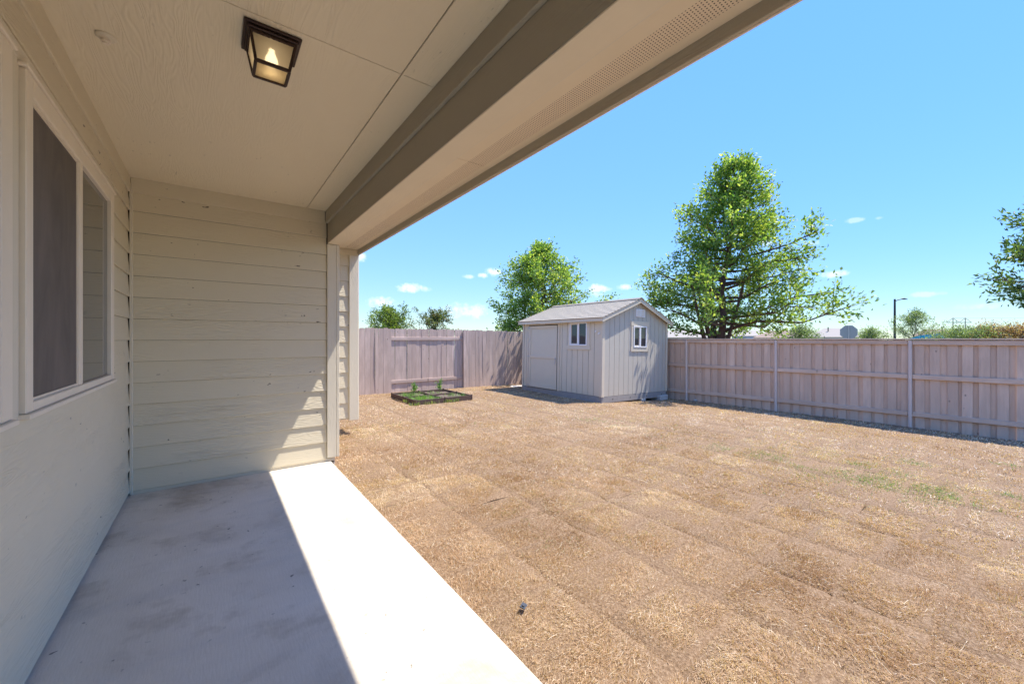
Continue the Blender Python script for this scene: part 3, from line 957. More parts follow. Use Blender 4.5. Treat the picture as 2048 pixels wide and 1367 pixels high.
def shed_window(along, a0, a1, z0, z1, fl):
    """along 'y': in the front wall; along 'x': in the side wall"""
    def B(m, u0, u1, d0, d1, c0, c1, ch=.002):
        if along == 'y':
            return m.box(-d1, -d0, u0, u1, c0, c1, ch)
        return m.box(u0, u1, -d1, -d0, c0, c1, ch)
    t = .095
    cs = MB()
    B(cs, a0 - t, a0 - .001, .0005, .02, z0 - .001, z1 + .001)
    B(cs, a1 + .001, a1 + t, .0005, .02, z0 - .001, z1 + .001)
    B(cs, a0 - t - .02, a1 + t + .02, .0005, .024, z1 + .0015, z1 + .14)
    B(cs, a0 - t - .02, a1 + t + .02, .0005, .024, z0 - .115, z0 - .0015)
    sobj(cs, 'window_casing', M_SHEDTRIM)
    f = MB()
    B(f, a0, a0 + .03, .0005, .034, z0, z1)
    B(f, a1 - .03, a1, .0005, .034, z0, z1)
    B(f, a0 + .0305, a1 - .0305, .0005, .034, z1 - .03, z1)
    B(f, a0 + .0305, a1 - .0305, .0005, .034, z0, z0 + .03)
    w = sobj(f, 'window', M_WHITE)
    mid = (a0 + a1) / 2
    s = MB()
    B(s, mid - .028, mid + .028, .0005, .030, z0 + .0305, z1 - .0305)
    sobj(s, 'meeting_rail', M_WHITE, w)
    for (u0, u1) in ((a0 + .0305, mid - .0285), (mid + .0285, a1 - .0305)):
        g_ = MB()
        B(g_, u0, u1, .002, .005, z0 + .0305, z1 - .0305, 0)
        sobj(g_, 'pane', M_SHEDGLASS, w)
    q0, q1 = (mid + .0285, a1 - .0305) if fl else (a0 + .0305, mid - .0285)
    s = MB()
    B(s, q0, q0 + .022, .006, .016, z0 + .031, z1 - .031)
    B(s, q1 - .022, q1, .006, .016, z0 + .031, z1 - .031)
    B(s, q0 + .0222, q1 - .0222, .006, .016, z1 - .053, z1 - .031)
    B(s, q0 + .0222, q1 - .0222, .006, .016, z0 + .031, z0 + .053)
    sobj(s, 'sash', M_VINYL, w)


shed_window('y', 0.52, 1.16, 1.475, 2.105, True)
shed_window('x', 1.29, 1.89, 1.45, 2.05, False)
# gable vent
vm = MB().box(1.40, 1.80, -.022, -.0005, 2.31, 2.53, .004)
vent = sobj(vm, 'gable_vent', M_WHITE)
for u in (1.43, 1.615):
    for k in range(5):
        sobj(MB().box(u, u + .155, -.0275, -.0225, 2.335 + k * .036, 2.357 + k * .036, .001), 'louvre', M_VINYL, vent)
# small white hooks at the front corner
for (hy_, hz_) in ((.20, 1.86), (.09, 1.80)):
    sobj(MB().lathe([(.016, 0), (.016, .01), (.006, .014), (.006, .04)], 8, Matrix.Translation((-.0185, hy_, hz_)) @ Matrix.Rotation(R(-90), 4, 'Y')).box(-.062, -.05, hy_ - .008, hy_ + .008, hz_ - .035, hz_ + .01), 'hook', M_WHITE)
# roof: deck, shingle courses, fascias
OH = 0.12
ang = math.atan2(RISE, SW / 2)
dk = MB()
dk.prism([(-OH, SH - OH * math.tan(ang) - .01), (SW / 2, SH + RISE - .01), (SW + OH, SH - OH * math.tan(ang) - .01), (SW + OH, SH - OH * math.tan(ang) + .02), (SW / 2, SH + RISE + .02), (-OH, SH - OH * math.tan(ang) + .02)], 'y', -OH + .02, SL_ + OH - .02)
roof = sobj(dk, 'roof', M_SHEDTRIM)
Lr = math.hypot(SW / 2 + OH + .03, (SW / 2 + OH + .03) * math.tan(ang))
nc = 13
for sgn in (0, 1):
    for k in range(nc):
        s0, s1 = k * Lr / nc, (k + 1) * Lr / nc + .02
        if k == nc - 1:
            s1 = Lr
        cmid = []
        for s, up in ((s0, .026), (s1, .014)):
            xx = -OH - .03 + s * math.cos(ang)
            zz = SH - (OH + .03) * math.tan(ang) + s * math.sin(ang) + up
            cmid.append((xx, zz))
        (xa, za), (xb, zb_) = cmid
        poly = [(xa, za - .010), (xb, zb_ - .006), (xb, zb_ + .0), (xa, za + .004)]
        if sgn:
            poly = [(SW - px_, pz_) for px_, pz_ in poly]
        sobj(MB().prism(poly, 'y', -OH - .015, SL_ + OH + .015), 'shingle_course', M_SHINGLE, roof)
sobj(MB().prism([(SW / 2 - .13, SH + RISE - .015), (SW / 2, SH + RISE + .038), (SW / 2 + .13, SH + RISE - .015), (SW / 2 + .13, SH + RISE - .003), (SW / 2, SH + RISE + .052), (SW / 2 - .13, SH + RISE - .003)], 'y', -OH - .016, SL_ + OH + .016), 'ridge_cap', M_SHINGLE, roof)
# rake boards and eave board
for s in (0, 1):
    P = [(-OH - .01, SH - (OH + .01) * math.tan(ang) - .10), (SW / 2, SH + RISE - .10), (SW / 2, SH + RISE + .012), (-OH - .01, SH - (OH + .01) * math.tan(ang) + .012)]
    if s:
        P = [(SW - a, b) for a, b in P]
    sobj(MB().prism(P, 'y', -OH, -OH + .019), 'rake_board', M_SHEDTRIM, roof)
sobj(MB().box(-OH - .012, -OH + .008, -OH + .02, SL_ + OH - .02, SH - OH * math.tan(ang) - .085, SH - OH * math.tan(ang) + .008, .003), 'eave_board', M_SHEDTRIM, roof)
sobj(MB().box(-OH + .0085, -.0005, -OH + .02, SL_ + OH - .02, SH - OH * math.tan(ang) - .03, SH - OH * math.tan(ang) - .012), 'eave_soffit', M_SHEDTRIM, roof)

# blocks under the shed and a stepping stone
rb = np.random.default_rng(5)


def rock(name, c, s, mat, label, cat, group=None, seed=0):
    bm = bmesh.new()
    bmesh.ops.create_icosphere(bm, subdivisions=2, radius=1)
    rr = random.Random(seed)
    for v in bm.verts:
        f = 1 + rr.uniform(-.16, .16)
        v.co = Vector((v.co.x * s[0] * f, v.co.y * s[1] * f, max(v.co.z, -.6) * s[2] * f))
    me = bpy.data.meshes.new(name)
    bm.to_mesh(me); bm.free()
    o = link(name, me, mat, None, Matrix.Translation(c))
    return set_props(o, label, cat, group)


blk = MB().box(10.55, 10.95, 6.78, 7.18, -.34, -.185, .012).obj('concrete_block', M_STONE)
set_props(blk, 'pale concrete block under the shed corner beside the back fence', 'block')
blk = MB().box(9.75, 9.95, 6.86, 7.06, -.30, -.21, .012).obj('concrete_block', M_STONE)
set_props(blk, 'short concrete block under the middle of the shed side wall', 'block')
rock('stepping_stone', (8.42, 10.95, -.165), (.34, .22, .05), M_STONE, 'flat pale stone between the shed and the side fence', 'stone', seed=3)
rock('pebble', (11.35, 6.15, -.315), (.06, .05, .04), M_STONE, 'small white stone at the foot of the back fence post nearest the shed', 'stone', seed=4)

chip = MB().box(-.022, .022, -.016, .016, -.003, .003, .001).box(-.012, .006, -.008, .008, .0032, .009, .001).obj('plastic_chip', plain('dark_plastic', (.05, .055, .065), .4), None, Matrix.Translation((1.419, 1.785, -.028)) @ Matrix.Rotation(.5, 4, 'Z') @ Matrix.Rotation(.25, 4, 'X'))
set_props(chip, 'small dark plastic chip lying on the dry grass near the slab', 'plastic chip')

# ------------------------------------------------------------------ fences


def picket_mesh(w, h, t=.016, ear=.022, warp=0.0, seed=0):
    """vertical board; local x is up (along the grain), local y across, local z thickness"""
    rr = random.Random(seed)
    hs = [0, h * .33, h * .66, h - ear, h]
    vs = []
    for zz in (0, t):
        for i, u in enumerate(hs):
            ww = w / 2 if i < 4 else w / 2 - ear
            bow = warp * math.sin(math.pi * u / h)
            vs += [(u, -ww + rr.uniform(-.002, .002), zz + bow), (u, ww + rr.uniform(-.002, .002), zz + bow)]
    n = len(hs)
    fs = []
    for i in range(n - 1):
        a = 2 * i
        fs.append((a, a + 2, a + 3, a + 1))
        b = 2 * n + 2 * i
        fs.append((b, b + 1, b + 3, b + 2))
        fs.append((a, b, b + 2, a + 2))
        fs.append((a + 1, a + 3, b + 3, b + 1))
    fs.append((0, 1, 2 * n + 1, 2 * n))
    fs.append((2 * n - 2, 4 * n - 2, 4 * n - 1, 2 * n - 1))
    me = mesh('picket', vs, fs)
    bm = bmesh.new(); bm.from_mesh(me); bmesh.ops.recalc_face_normals(bm, faces=bm.faces); bm.to_mesh(me); bm.free()
    return me


def upright(x, y, z, face, jit=0.0):
    """matrix that stands a picket (local x up) with local z facing 'face' (unit xy vector)"""
    f = Vector((face[0], face[1], 0)).normalized()
    up = Vector((math.sin(jit) * -f.y, math.sin(jit) * f.x, math.cos(jit))).normalized()
    yv = f.cross(up)
    M = Matrix((( up.x, yv.x, f.x, x), (up.y, yv.y, f.y, y), (up.z, yv.z, f.z, z), (0, 0, 0, 1)))
    return M


# side fence, dog-eared boards, middle bay shows its rails
sf = empty('side_fence', (6, 11.5, -.15), label='weathered brown dog-eared picket fence behind the garden bed', cat='fence')
pm = []
for k in range(12):
    w = random.choice((.092, .10, .135, .14, .14))
    me = picket_mesh(w, 1.93 + random.uniform(-.012, .012), warp=random.uniform(-.012, .012), seed=k)
    me.materials.append(M_FENCE2)
    pm.append((w, me))
YF = 11.5
x = 1.25
while x < 11.0:
    w, me = random.choice(pm)
    mid_bay = 4.136 < x + w / 2 < 6.625
    xc = x + w / 2
    ztop = 1.80 - .018 * max(0, xc - 6.6)
    yy = YF + (.105 if mid_bay else 0) + random.uniform(-.004, .004)
    link('picket', me, None, sf, upright(xc, yy, ztop - 1.93 + random.uniform(-.012, .012), (0, -1), random.uniform(-.006, .006)))
    x += w + random.uniform(.001, .006)
for (xa, xb, yy) in ((1.25, 4.13, YF + .022), (4.140, 6.620, YF + .062), (6.63, 10.95, YF + .022)):
    for z in (1.50, 0.215):
        box_obj('rail', xa, xb, yy, yy + .038, z - .045, z + .045, M_FENCE2, sf, .004)
for xp in (1.9, 4.085, 6.68, 9.0, 10.9):
    box_obj('post', xp - .045, xp + .045, YF + .107, YF + .19, -.4, 1.70, M_FENCE2, sf, .004)
box_obj('side_board', 6.628, 6.645, YF - .002, YF + .10, -.20, 1.79, M_FENCE2, sf, .002)

# back fence: board-on-board, three rails and a cap on this side
P0, P1 = Vector((11.32, 6.93)), Vector((11.85, 0.2))
fd = (P1 - P0).normalized()
fn = Vector((fd.y, -fd.x))          # towards the yard
if fn.x > 0:
    fn = -fn
bf = empty('back_fence', (11.6, 3.5, -.34), label='brown board-on-board fence with capped top and round posts, along the back of the yard', cat='fence')
A0 = P0 - fd * 4.3
LEN = 15.0
FT = 1.475


def fpos(s, off):
    p = A0 + fd * s + fn * off
    return p


pm2 = []
for k in range(8):
    w = .14 + random.uniform(-.004, .006)
    me = picket_mesh(w, 1.92, t=.016, ear=.001, warp=random.uniform(-.006, .006), seed=50 + k)
    me.materials.append(M_FENCE)
    pm2.append(me)
s = .05
while s < LEN:
    for off, ds in ((.0, 0), (-.026, .1075)):
        p = fpos(s + ds + random.uniform(-.02, .02), off)
        zt = FT + .02 - .004 * 0
        link('picket', random.choice(pm2), None, bf, upright(p.x, p.y, zt - 1.935 - random.uniform(0, .01), fn, random.uniform(-.006, .006)))
    s += .215
POSTS = []
# posts at measured places, then every 2.4 m on
for px_, py_ in ((11.323, 6.406), (11.401, 4.098), (11.75, 1.684)):
    POSTS.append((Vector((px_, py_)) - A0).dot(fd))
POSTS = [POSTS[0] - 2.4] + POSTS + [POSTS[2] + 2.4, POSTS[2] + 4.8]
fang = math.atan2(fd.y, fd.x)


def frail(s0, s1, o0, o1, z0, z1, name, ch=.004):
    a, b = fpos(s0, (o0 + o1) / 2), fpos(s1, (o0 + o1) / 2)
    c = (a + b) / 2
    l = (b - a).length / 2
    m = MB().box(-l, l, -(o1 - o0) / 2, (o1 - o0) / 2, -(z1 - z0) / 2, (z1 - z0) / 2, ch)
    m.obj(name, M_FENCE, bf, Matrix.Translation((c.x, c.y, (z0 + z1) / 2)) @ Matrix.Rotation(fang, 4, 'Z'), fix=False)


edges = [0.0] + POSTS + [LEN]
for a, b in zip(edges[:-1], edges[1:]):
    if b - a < .2:
        continue
    for z0, z1 in ((1.375, 1.465), (.665, .755), (-.115, -.025)):
        sag = random.uniform(-.006, .006)
        frail(a + .034, b - .034, .0175, .055, z0 + sag, z1 + sag, 'rail')
    frail(a + .002, b - .002, -.045, .078, FT + .003, FT + .028, 'cap_board')
for s in POSTS:
    p = fpos(s, .048)
    MB().tube([(p.x, p.y, -.5), (p.x, p.y, 1.462)], .031, 14).obj('post', M_POST, bf, smooth=False)

# ------------------------------------------------------------------ garden bed
bed = empty('garden_bed', (4.63, 9.8, -.09), label='low brown four-part garden bed with weeds in front of the side fence', cat='garden bed')
bx0, bx1, by0, by1, bz0, bz1 = 3.85, 5.42, 8.98, 10.61, -.14, .03
bxm, bym = (bx0 + bx1) / 2, (by0 + by1) / 2
bt = .025
for (xa, xb, y_) in ((bx0, bxm, by0), (bxm, bx1, by0), (bx0, bxm, by1 - bt), (bxm, bx1, by1 - bt)):
    box_obj('board', xa + .028, xb - .028, y_, y_ + bt, bz0, bz1 - .004, M_BED, bed, .003)
for (ya, yb, x_) in ((by0, bym, bx0), (bym, by1, bx0), (by0, bym, bx1 - bt), (bym, by1, bx1 - bt)):
    box_obj('board', x_, x_ + bt, ya + .028, yb - .028, bz0, bz1 - .004, M_BED, bed, .003)
box_obj('divider', bx0 + .028, bx1 - .028, bym - .012, bym + .012, bz0, bz1 - .012, M_BED, bed, .003)
box_obj('divider', bxm - .012, bxm + .012, by0 + .028, bym - .0125, bz0, bz1 - .014, M_BED, bed, .003)
box_obj('divider', bxm - .012, bxm + .012, bym + .0125, by1 - .028, bz0, bz1 - .014, M_BED, bed, .003)
for xx in (bx0 + .012, bxm, bx1 - .012):
    for yy in (by0 + .012, bym, by1 - .012):
        if xx == bxm and yy == bym:
            continue
        box_obj('stake', xx - .018, xx + .018, yy - .018, yy + .018, bz0 - .05, bz1 + .012, M_BED, bed, .004)
sl_ = MB()
nx, ny = 14, 14
vs = [(bx0 + .02 + (bx1 - bx0 - .04) * i / nx, by0 + .02 + (by1 - by0 - .04) * j / ny, -.03 + random.uniform(-.018, .018)) for j in range(ny + 1) for i in range(nx + 1)]
fs = [(j * (nx + 1) + i, j * (nx + 1) + i + 1, (j + 1) * (nx + 1) + i + 1, (j + 1) * (nx + 1) + i) for j in range(ny) for i in range(nx)]
link('soil', mesh('soil', vs, fs, True), M_SOIL, bed)

# ------------------------------------------------------------------ leaves and plants


def leaf_cloud(P, D, length, width, cols, rnd, up_bias=0.35, fold=0.25):
    """diamond leaves at points P; D is the twig direction; returns V, F, C"""
    n = len(P)
    d = D * .9 + rnd.normal(0, .55, (n, 3))
    d[:, 2] -= .10
    d /= np.linalg.norm(d, axis=1)[:, None] + 1e-9
    nrm = rnd.normal(0, .6, (n, 3))
    nrm[:, 2] += up_bias * 2.2
    s = np.cross(d, nrm)
    s /= np.linalg.norm(s, axis=1)[:, None] + 1e-9
    nn = np.cross(s, d)
    L = length * rnd.uniform(.65, 1.25, n)[:, None]
    Wd = width * rnd.uniform(.7, 1.2, n)[:, None]
    a = P
    tip = P + d * L
    m = P + d * L * .45
    l = m - s * Wd * .5 + nn * Wd * fold
    r = m + s * Wd * .5 + nn * Wd * fold
    V = np.stack([a, l, tip, r], 1).reshape(-1, 3)
    i = np.arange(n)[:, None] * 4
    F = np.concatenate([i + np.array([[0, 2, 1]]), i + np.array([[0, 3, 2]])], 1).reshape(-1, 3)
    return V, F, np.repeat(cols, 4, 0)


DARKG, MIDG, LIMEG = np.array([.075, .165, .036]), np.array([.205, .32, .075]), np.array([.50, .53, .16])


def palette(n, rnd, a=DARKG, b=MIDG, c=LIMEG, bias=0.0):
    t = np.clip(rnd.beta(1.6, 1.9, n) + bias, 0, 1)[:, None]
    C = np.where(t < .5, a + (b - a) * t * 2, b + (c - b) * (t * 2 - 1))
    return C * rnd.uniform(.85, 1.15, (n, 1))


def profile_r(prof, z):
    zs = [p[0] for p in prof]
    rs = [p[1] for p in prof]
    return float(np.interp(z, zs, rs))


def tree(name, label, cat, base, top, prof, n_limbs, per, leaf, trunk_r, seed, first=.12, pal=None, group=None, lean=(0, 0), rise=0.55, spread=.16, subs=7, asym=None, minz=0.3, stems=0):
    """prof: (height above base, crown radius). Branches grow out to the profile; leaves sit along the twigs."""
    rnd = np.random.default_rng(seed)
    root = empty(name, base, label=label, cat=cat, group=group)
    bx, by, bz = base
    H = top
    tr = MB()
    nt = 9
    axis = []
    wob = rnd.normal(0, .012 * H, (nt + 1, 2))
    wob[0] = 0
    for i in range(nt + 1):
        f = i / nt
        axis.append(Vector((bx + lean[0] * f + wob[i, 0] * min(1, f * 3), by + lean[1] * f + wob[i, 1] * min(1, f * 3), bz + H * .97 * f)))
    tr.tube(axis, [trunk_r * (1.25 if i == 0 else 1) * (1 - .93 * i / nt) + .006 for i in range(nt + 1)], 10)

    def at(h):
        f = np.clip(h / (H * .97), 0, 1) * nt
        i = int(min(nt - 1, math.floor(f)))
        return axis[i].lerp(axis[i + 1], float(f - i))
    Ps, Ds, hs = [], [], []
    for k in range(n_limbs):
        f = (k + .5) / n_limbs
        h0 = H * (first + (0.93 - first) * f ** 0.9)
        azm = k * 2.39996 + rnd.normal(0, .25)
        h1 = None
        # tip height: rises with the limb
        rr = profile_r(prof, h0 + .4) * rnd.uniform(.66, 1.14)
        if asym is not None:
            rr *= asym(azm, h0 / H)
        h1 = h0 + rr * rise * rnd.uniform(.7, 1.25) * (.4 + .9 * f)
        h1 = min(h1, H * .99)
        rr = min(rr, profile_r(prof, h1) * (asym(azm, h1 / H) if asym is not None else 1) * 1.12 + .12)
        dv = Vector((math.cos(azm), math.sin(azm), 0))
        a = at(h0)
        c = at(h1)
        tip = Vector((c.x, c.y, bz + h1)) + dv * rr
        q1 = a.lerp(tip, .35) + Vector((0, 0, -.06 * rr)) + Vector(rnd.normal(0, .04 * rr + .01, 3))
        q2 = a.lerp(tip, .7) + Vector((0, 0, -.03 * rr)) + Vector(rnd.normal(0, .05 * rr + .01, 3))
        r0 = trunk_r * (1 - .85 * f) * .42 + .005
        limb = [a, q1, q2, tip]
        tr.tube(limb, [r0, r0 * .7, r0 * .42, r0 * .12 + .002], 6, cap=False)
        L = (tip - a).length
        ns = max(3, int(subs * (0.5 + L / 2.5)))
        for j in range(ns):
            u = rnd.uniform(.22, 1.0)
            seg = u * 3
            i = int(min(2, math.floor(seg)))
            p = limb[i].lerp(limb[i + 1], seg - i)
            ld = (limb[i + 1] - limb[i]).normalized()
            sd = (ld * .7 + Vector(rnd.normal(0, .62, 3)) + Vector((0, 0, .28))).normalized()
            sl2 = (.22 + .20 * L) * rnd.uniform(.6, 1.2)
            e = p + sd * sl2
            tr.tube([p, p.lerp(e, .5) + Vector(rnd.normal(0, .02, 3)), e], [.010 * (r0 / .03) ** .5, .006, .002], 4, cap=False)
            m = max(4, int(per * rnd.uniform(.7, 1.3)))
            tt = rnd.uniform(.1, 1.08, m) ** .8
            pp = np.array(p)[None] + (np.array(e) - np.array(p))[None] * tt[:, None] + rnd.normal(0, spread * .62, (m, 3))
            Ps.append(pp)
            Ds.append(np.repeat(np.array(sd)[None], m, 0))
            hs.append(np.full(m, (p.z - bz) / H))
    for k in range(stems):
        azm = k * 2.1 + .6
        a = at(1.1 + .12 * k)
        dv = Vector((math.cos(azm), math.sin(azm), 0))
        q1 = a + dv * .38 + Vector((0, 0, .75))
        q2 = a + dv * .75 + Vector((0, 0, 2.1))
        tr.tube([a, q1, q2, q2 + dv * .25 + Vector((0, 0, 1.3))], [trunk_r * .6, trunk_r * .48, trunk_r * .3, .012], 8, cap=False)
    tr.obj('trunk', M_BARK, root, smooth=True, fix=False)
    P = np.concatenate(Ps)
    D = np.concatenate(Ds)
    hh = np.concatenate(hs)
    # keep only leaves above the ground
    ok = (P[:, 2] > minz) | (P[:, 0] > 14)
    P, D, hh = P[ok], D[ok], hh[ok]
    C = palette(len(P), rnd, *(pal or (DARKG, MIDG, LIMEG)), bias=0.0)
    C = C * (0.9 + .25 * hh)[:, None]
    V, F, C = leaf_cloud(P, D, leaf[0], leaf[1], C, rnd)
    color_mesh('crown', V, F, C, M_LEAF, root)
    return root


def cpt(px, py, depth):
    return Vector((0, 0, CAM_H)) + cam_ray(px, py) * depth


GZ = -0.6
# big tree behind the back fence
b = cpt(1425, 670, 13.5)
bt_ = cpt(1478, 300, 13.5)
prof = [(1.6, 1.0), (2.3, 1.9), (2.8, 2.7), (3.4, 2.85), (4.1, 2.5), (4.6, 2.05), (5.4, 1.8), (6.1, 1.6), (6.8, 1.35), (7.6, .8), (8.2, .35), (8.6, .06)]
tree('shade_tree', 'tall broad green tree standing behind the back fence beside the shed', 'tree', (b.x, b.y, GZ), 8.62, prof, 76, 42, (.12, .072), .15, 21,
     first=.24, group='trees around the yard', lean=((bt_.x - b.x), (bt_.y - b.y)), rise=.42, spread=.17, subs=8, minz=1.62, stems=5, asym=lambda a, f: (1 + .30 * max(0, math.cos(a + YAW)) * (f < .55)) * (1 + .10 * math.sin(3 * a + 9 * f)))
b = cpt(1084, 640, 16.6)
prof = [(1.2, 1.4), (2.2, 2.05), (3.2, 2.1), (4.2, 1.75), (5.0, 1.15), (5.7, .55), (6.2, .12)]
tree('shade_tree', 'rounded dark green tree behind the side fence, rising over the shed roof', 'tree', (b.x, b.y, GZ), 6.25, prof, 62, 44, (.115, .07), .13, 33,
     first=.2, group='trees around the yard', rise=.45, spread=.17, subs=8)
b = cpt(2195, 600, 10.5)
prof = [(1.4, .7), (2.2, 1.5), (3.0, 1.9), (4.0, 1.9), (5.0, 1.5), (6.0, .8), (6.8, .15)]
tree('shade_tree', 'leafy tree reaching in from the edge of the yard over the back fence', 'tree', (b.x, b.y, GZ), 6.8, prof, 50, 36, (.15, .065), .10, 44,
     first=.40, group='trees around the yard', rise=.45, spread=.17, subs=7, pal=(np.array([.04, .09, .03]), np.array([.09, .15, .05]), np.array([.2, .25, .1])))

# bushes over the side fence
b = cpt(778, 657, 13.6)
tree('bush', 'pale green bush with upright shoots showing over the side fence', 'bush', (b.x, b.y, GZ), 3.05, [(.5, .8), (1.5, .95), (2.2, .85), (2.7, .55), (3.0, .1)], 44, 46, (.085, .034), .03, 51,
     first=.1, group='bushes behind the side fence', rise=1.2, spread=.10, subs=8, pal=(np.array([.07, .13, .03]), np.array([.15, .22, .06]), np.array([.30, .34, .12])))
b = cpt(872, 657, 13.8)
tree('bush', 'reddish green bush with flower spikes showing over the side fence', 'bush', (b.x, b.y, GZ), 2.95, [(.5, .5), (1.5, .6), (2.2, .6), (2.7, .5), (2.9, .12)], 34, 40, (.08, .032), .03, 52,
     first=.1, group='bushes behind the side fence', rise=1.6, spread=.07, subs=8, pal=(np.array([.06, .10, .04]), np.array([.12, .16, .06]), np.array([.25, .16, .12])))

# trees and shrubs further off
FAR = (np.array([.10, .15, .07]), np.array([.17, .23, .11]), np.array([.28, .33, .17]))
for (px, d, h, r, sd, nm, lb) in ((1600, 34, 2.55, 1.75, 61, 'shrub', 'grey-green shrub beyond the fence between the big tree and the far roof'),
                                  (1738, 34, 2.3, 1.5, 62, 'shrub', 'grey-green shrub beyond the fence just past the stop sign'),
                                  (1830, 36, 4.0, 2.1, 63, 'oak_tree', 'wispy grey-green tree beyond the fence behind the street lamp')):
    b = cpt(px, 677, d)
    tree(nm, lb, 'tree' if nm == 'oak_tree' else 'shrub', (b.x, b.y, GZ), h + .55, [(.3, r * .9), (h * .5, r), (h * .8, r * .75), (h + .5, r * .15)], 30, 30, (.17, .06), .07, sd, first=.1,
         rise=.75, spread=.26, subs=6, pal=FAR)
hedge_px = ((1925, 24, 1.1, 'pale green flowering shrub behind the fence below the pylon', FAR),
            (1972, 24, 1.5, 'pale green flowering shrub behind the fence beside the pylon', FAR),
            (2025, 23, 1.9, 'red-tinged shrub behind the fence near the edge of the yard', (np.array([.16, .13, .07]), np.array([.30, .15, .10]), np.array([.42, .30, .2]))),
            (2075, 22, 2.0, 'red-tinged tall shrub behind the fence under the leafy tree', (np.array([.16, .15, .07]), np.array([.30, .20, .12]), np.array([.40, .33, .2]))))
for k, (px, d, h, lb, pal_) in enumerate(hedge_px):
    b = cpt(px, 677, d)
    tree('shrub', lb, 'shrub', (b.x, b.y, GZ), 1.55 + .62 + h * .28, [(.4, 1.3), (1.4, 1.5), (2.2, 1.3), (2.8, .7), (3.3, .2)], 34, 40, (.10, .05), .03, 71 + k, first=.2, rise=.7, spread=.2, subs=6, pal=pal_, group='shrubs beyond the back fence')


def tuft(P, n, lmin, lmax, w, cols, rnd, spread):
    """upright grass-like blades"""
    x = P[0] + rnd.normal(0, spread[0], n)
    y = P[1] + rnd.normal(0, spread[1], n)
    L = rnd.uniform(lmin, lmax, n)
    a = rnd.uniform(0, 2 * np.pi, n)
    ln = rnd.uniform(.05, .7, n)
    d = np.stack([np.cos(a) * np.sin(ln), np.sin(a) * np.sin(ln), np.cos(ln)], 1)
    s = np.stack([-np.sin(a), np.cos(a), np.zeros(n)], 1) * w
    b0_ = np.stack([x, y, np.full(n, P[2])], 1)
    m = b0_ + d * L[:, None] * .6
    t_ = m + (d + np.stack([np.cos(a), np.sin(a), -np.ones(n) * .3], 1) * .5) * L[:, None] * .4
    V = np.stack([b0_ - s, b0_ + s, m - s * .8, m + s * .8, t_], 1).reshape(-1, 3)
    i = np.arange(n)[:, None] * 5
    F = np.concatenate([i + np.array([[0, 1, 3]]), i + np.array([[0, 3, 2]]), i + np.array([[2, 3, 4]])], 1).reshape(-1, 3)
    C = np.repeat(np.array(cols)[rnd.integers(0, len(cols), n)] * rnd.uniform(.8, 1.2, (n, 1)), 5, 0)
    return V, F, C


rw = np.random.default_rng(8)
acc = []
GCOL = [(.13, .27, .05), (.20, .36, .08), (.09, .2, .04)]
for (wx, wy, n, sp) in ((4.15, 9.35, 420, (.16, .14)), (4.35, 9.5, 260, (.12, .16)), (4.1, 10.0, 320, (.14, .2)), (4.5, 9.15, 120, (.1, .05)), (5.1, 9.5, 90, (.1, .12)), (5.3, 9.3, 60, (.05, .1)), (4.9, 10.2, 60, (.15, .12)), (4.3, 10.35, 120, (.2, .08))):
    V, F, C = tuft((wx, wy, -.035), int(n * .7), .04, .13, .004, GCOL, rw, sp)
    ok = True
    V[:, 0] = np.clip(V[:, 0], bx0 + .03, bx1 - .03)
    V[:, 1] = np.clip(V[:, 1], by0 + .03, by1 - .03)
    acc.append((V, F, C))
Vs, Fs, Cs, b0 = [], [], [], 0
for V, F, C in acc:
    Vs.append(V); Fs.append(F + b0); Cs.append(C); b0 += len(V)
o = color_mesh('bed_weeds', np.concatenate(Vs), np.concatenate(Fs), np.concatenate(Cs), M_LEAF)
set_props(o, 'bright green weeds growing inside the low garden bed', 'weeds', kind='stuff')
acc = []
for (wx, wy, n, sp) in ((3.86, 8.95, 50, (.10, .015)), (4.2, 8.93, 40, (.12, .015)), (4.75, 8.94, 45, (.10, .012)), (3.82, 9.5, 35, (.012, .1)), (4.95, 8.95, 25, (.05, .01))):
    V, F, C = tuft((wx, wy, -.09), n, .04, .13, .004, [(.25, .33, .1), (.33, .36, .14), (.16, .26, .06)], rw, sp)
    acc.append((V, F, C))
Vs, Fs, Cs, b0 = [], [], [], 0
for V, F, C in acc:
    Vs.append(V); Fs.append(F + b0); Cs.append(C); b0 += len(V)
o = color_mesh('edge_weeds', np.concatenate(Vs), np.concatenate(Fs), np.concatenate(Cs), M_LEAF)
set_props(o, 'sparse green weeds along the outer foot of the garden bed', 'weeds', kind='stuff')
for (wx, wy, h, sd, lb) in ((4.32, 10.2, .34, 91, 'small leafy green sprig standing in the garden bed near the fence'), (5.16, 10.35, .38, 92, 'taller bright green sprig at the far corner of the garden bed')):
    rnd = np.random.default_rng(sd)
    rt = empty('weed_plant', (wx, wy, -.03), label=lb, cat='plant', group='sprigs in the garden bed')
    st_ = MB()
    Pp, Dd = [], []
    for q in range(5):
        e = Vector((wx + rnd.normal(0, .05), wy + rnd.normal(0, .05), -.03 + h * rnd.uniform(.7, 1)))
        st_.tube([(wx, wy, -.035), ((wx + e.x) / 2, (wy + e.y) / 2 + .01, h * .5), e], [.005, .004, .002], 5)
        for j in range(34):
            tq = rnd.uniform(.35, 1.05)
            Pp.append(np.array((wx, wy, -.03)) * (1 - tq) + np.array(e) * tq + rnd.normal(0, .018, 3))
            Dd.append(rnd.normal(0, 1, 3) + np.array((0, 0, .4)))
    st_.obj('stem', plain('green_stem', (.12, .2, .05), .6), rt)
    V, F, C = leaf_cloud(np.array(Pp), np.array(Dd), .065, .018, np.array(GCOL)[rnd.integers(0, 3, len(Pp))], rnd)
    color_mesh('leaves', V, F, C, M_LEAF, rt)

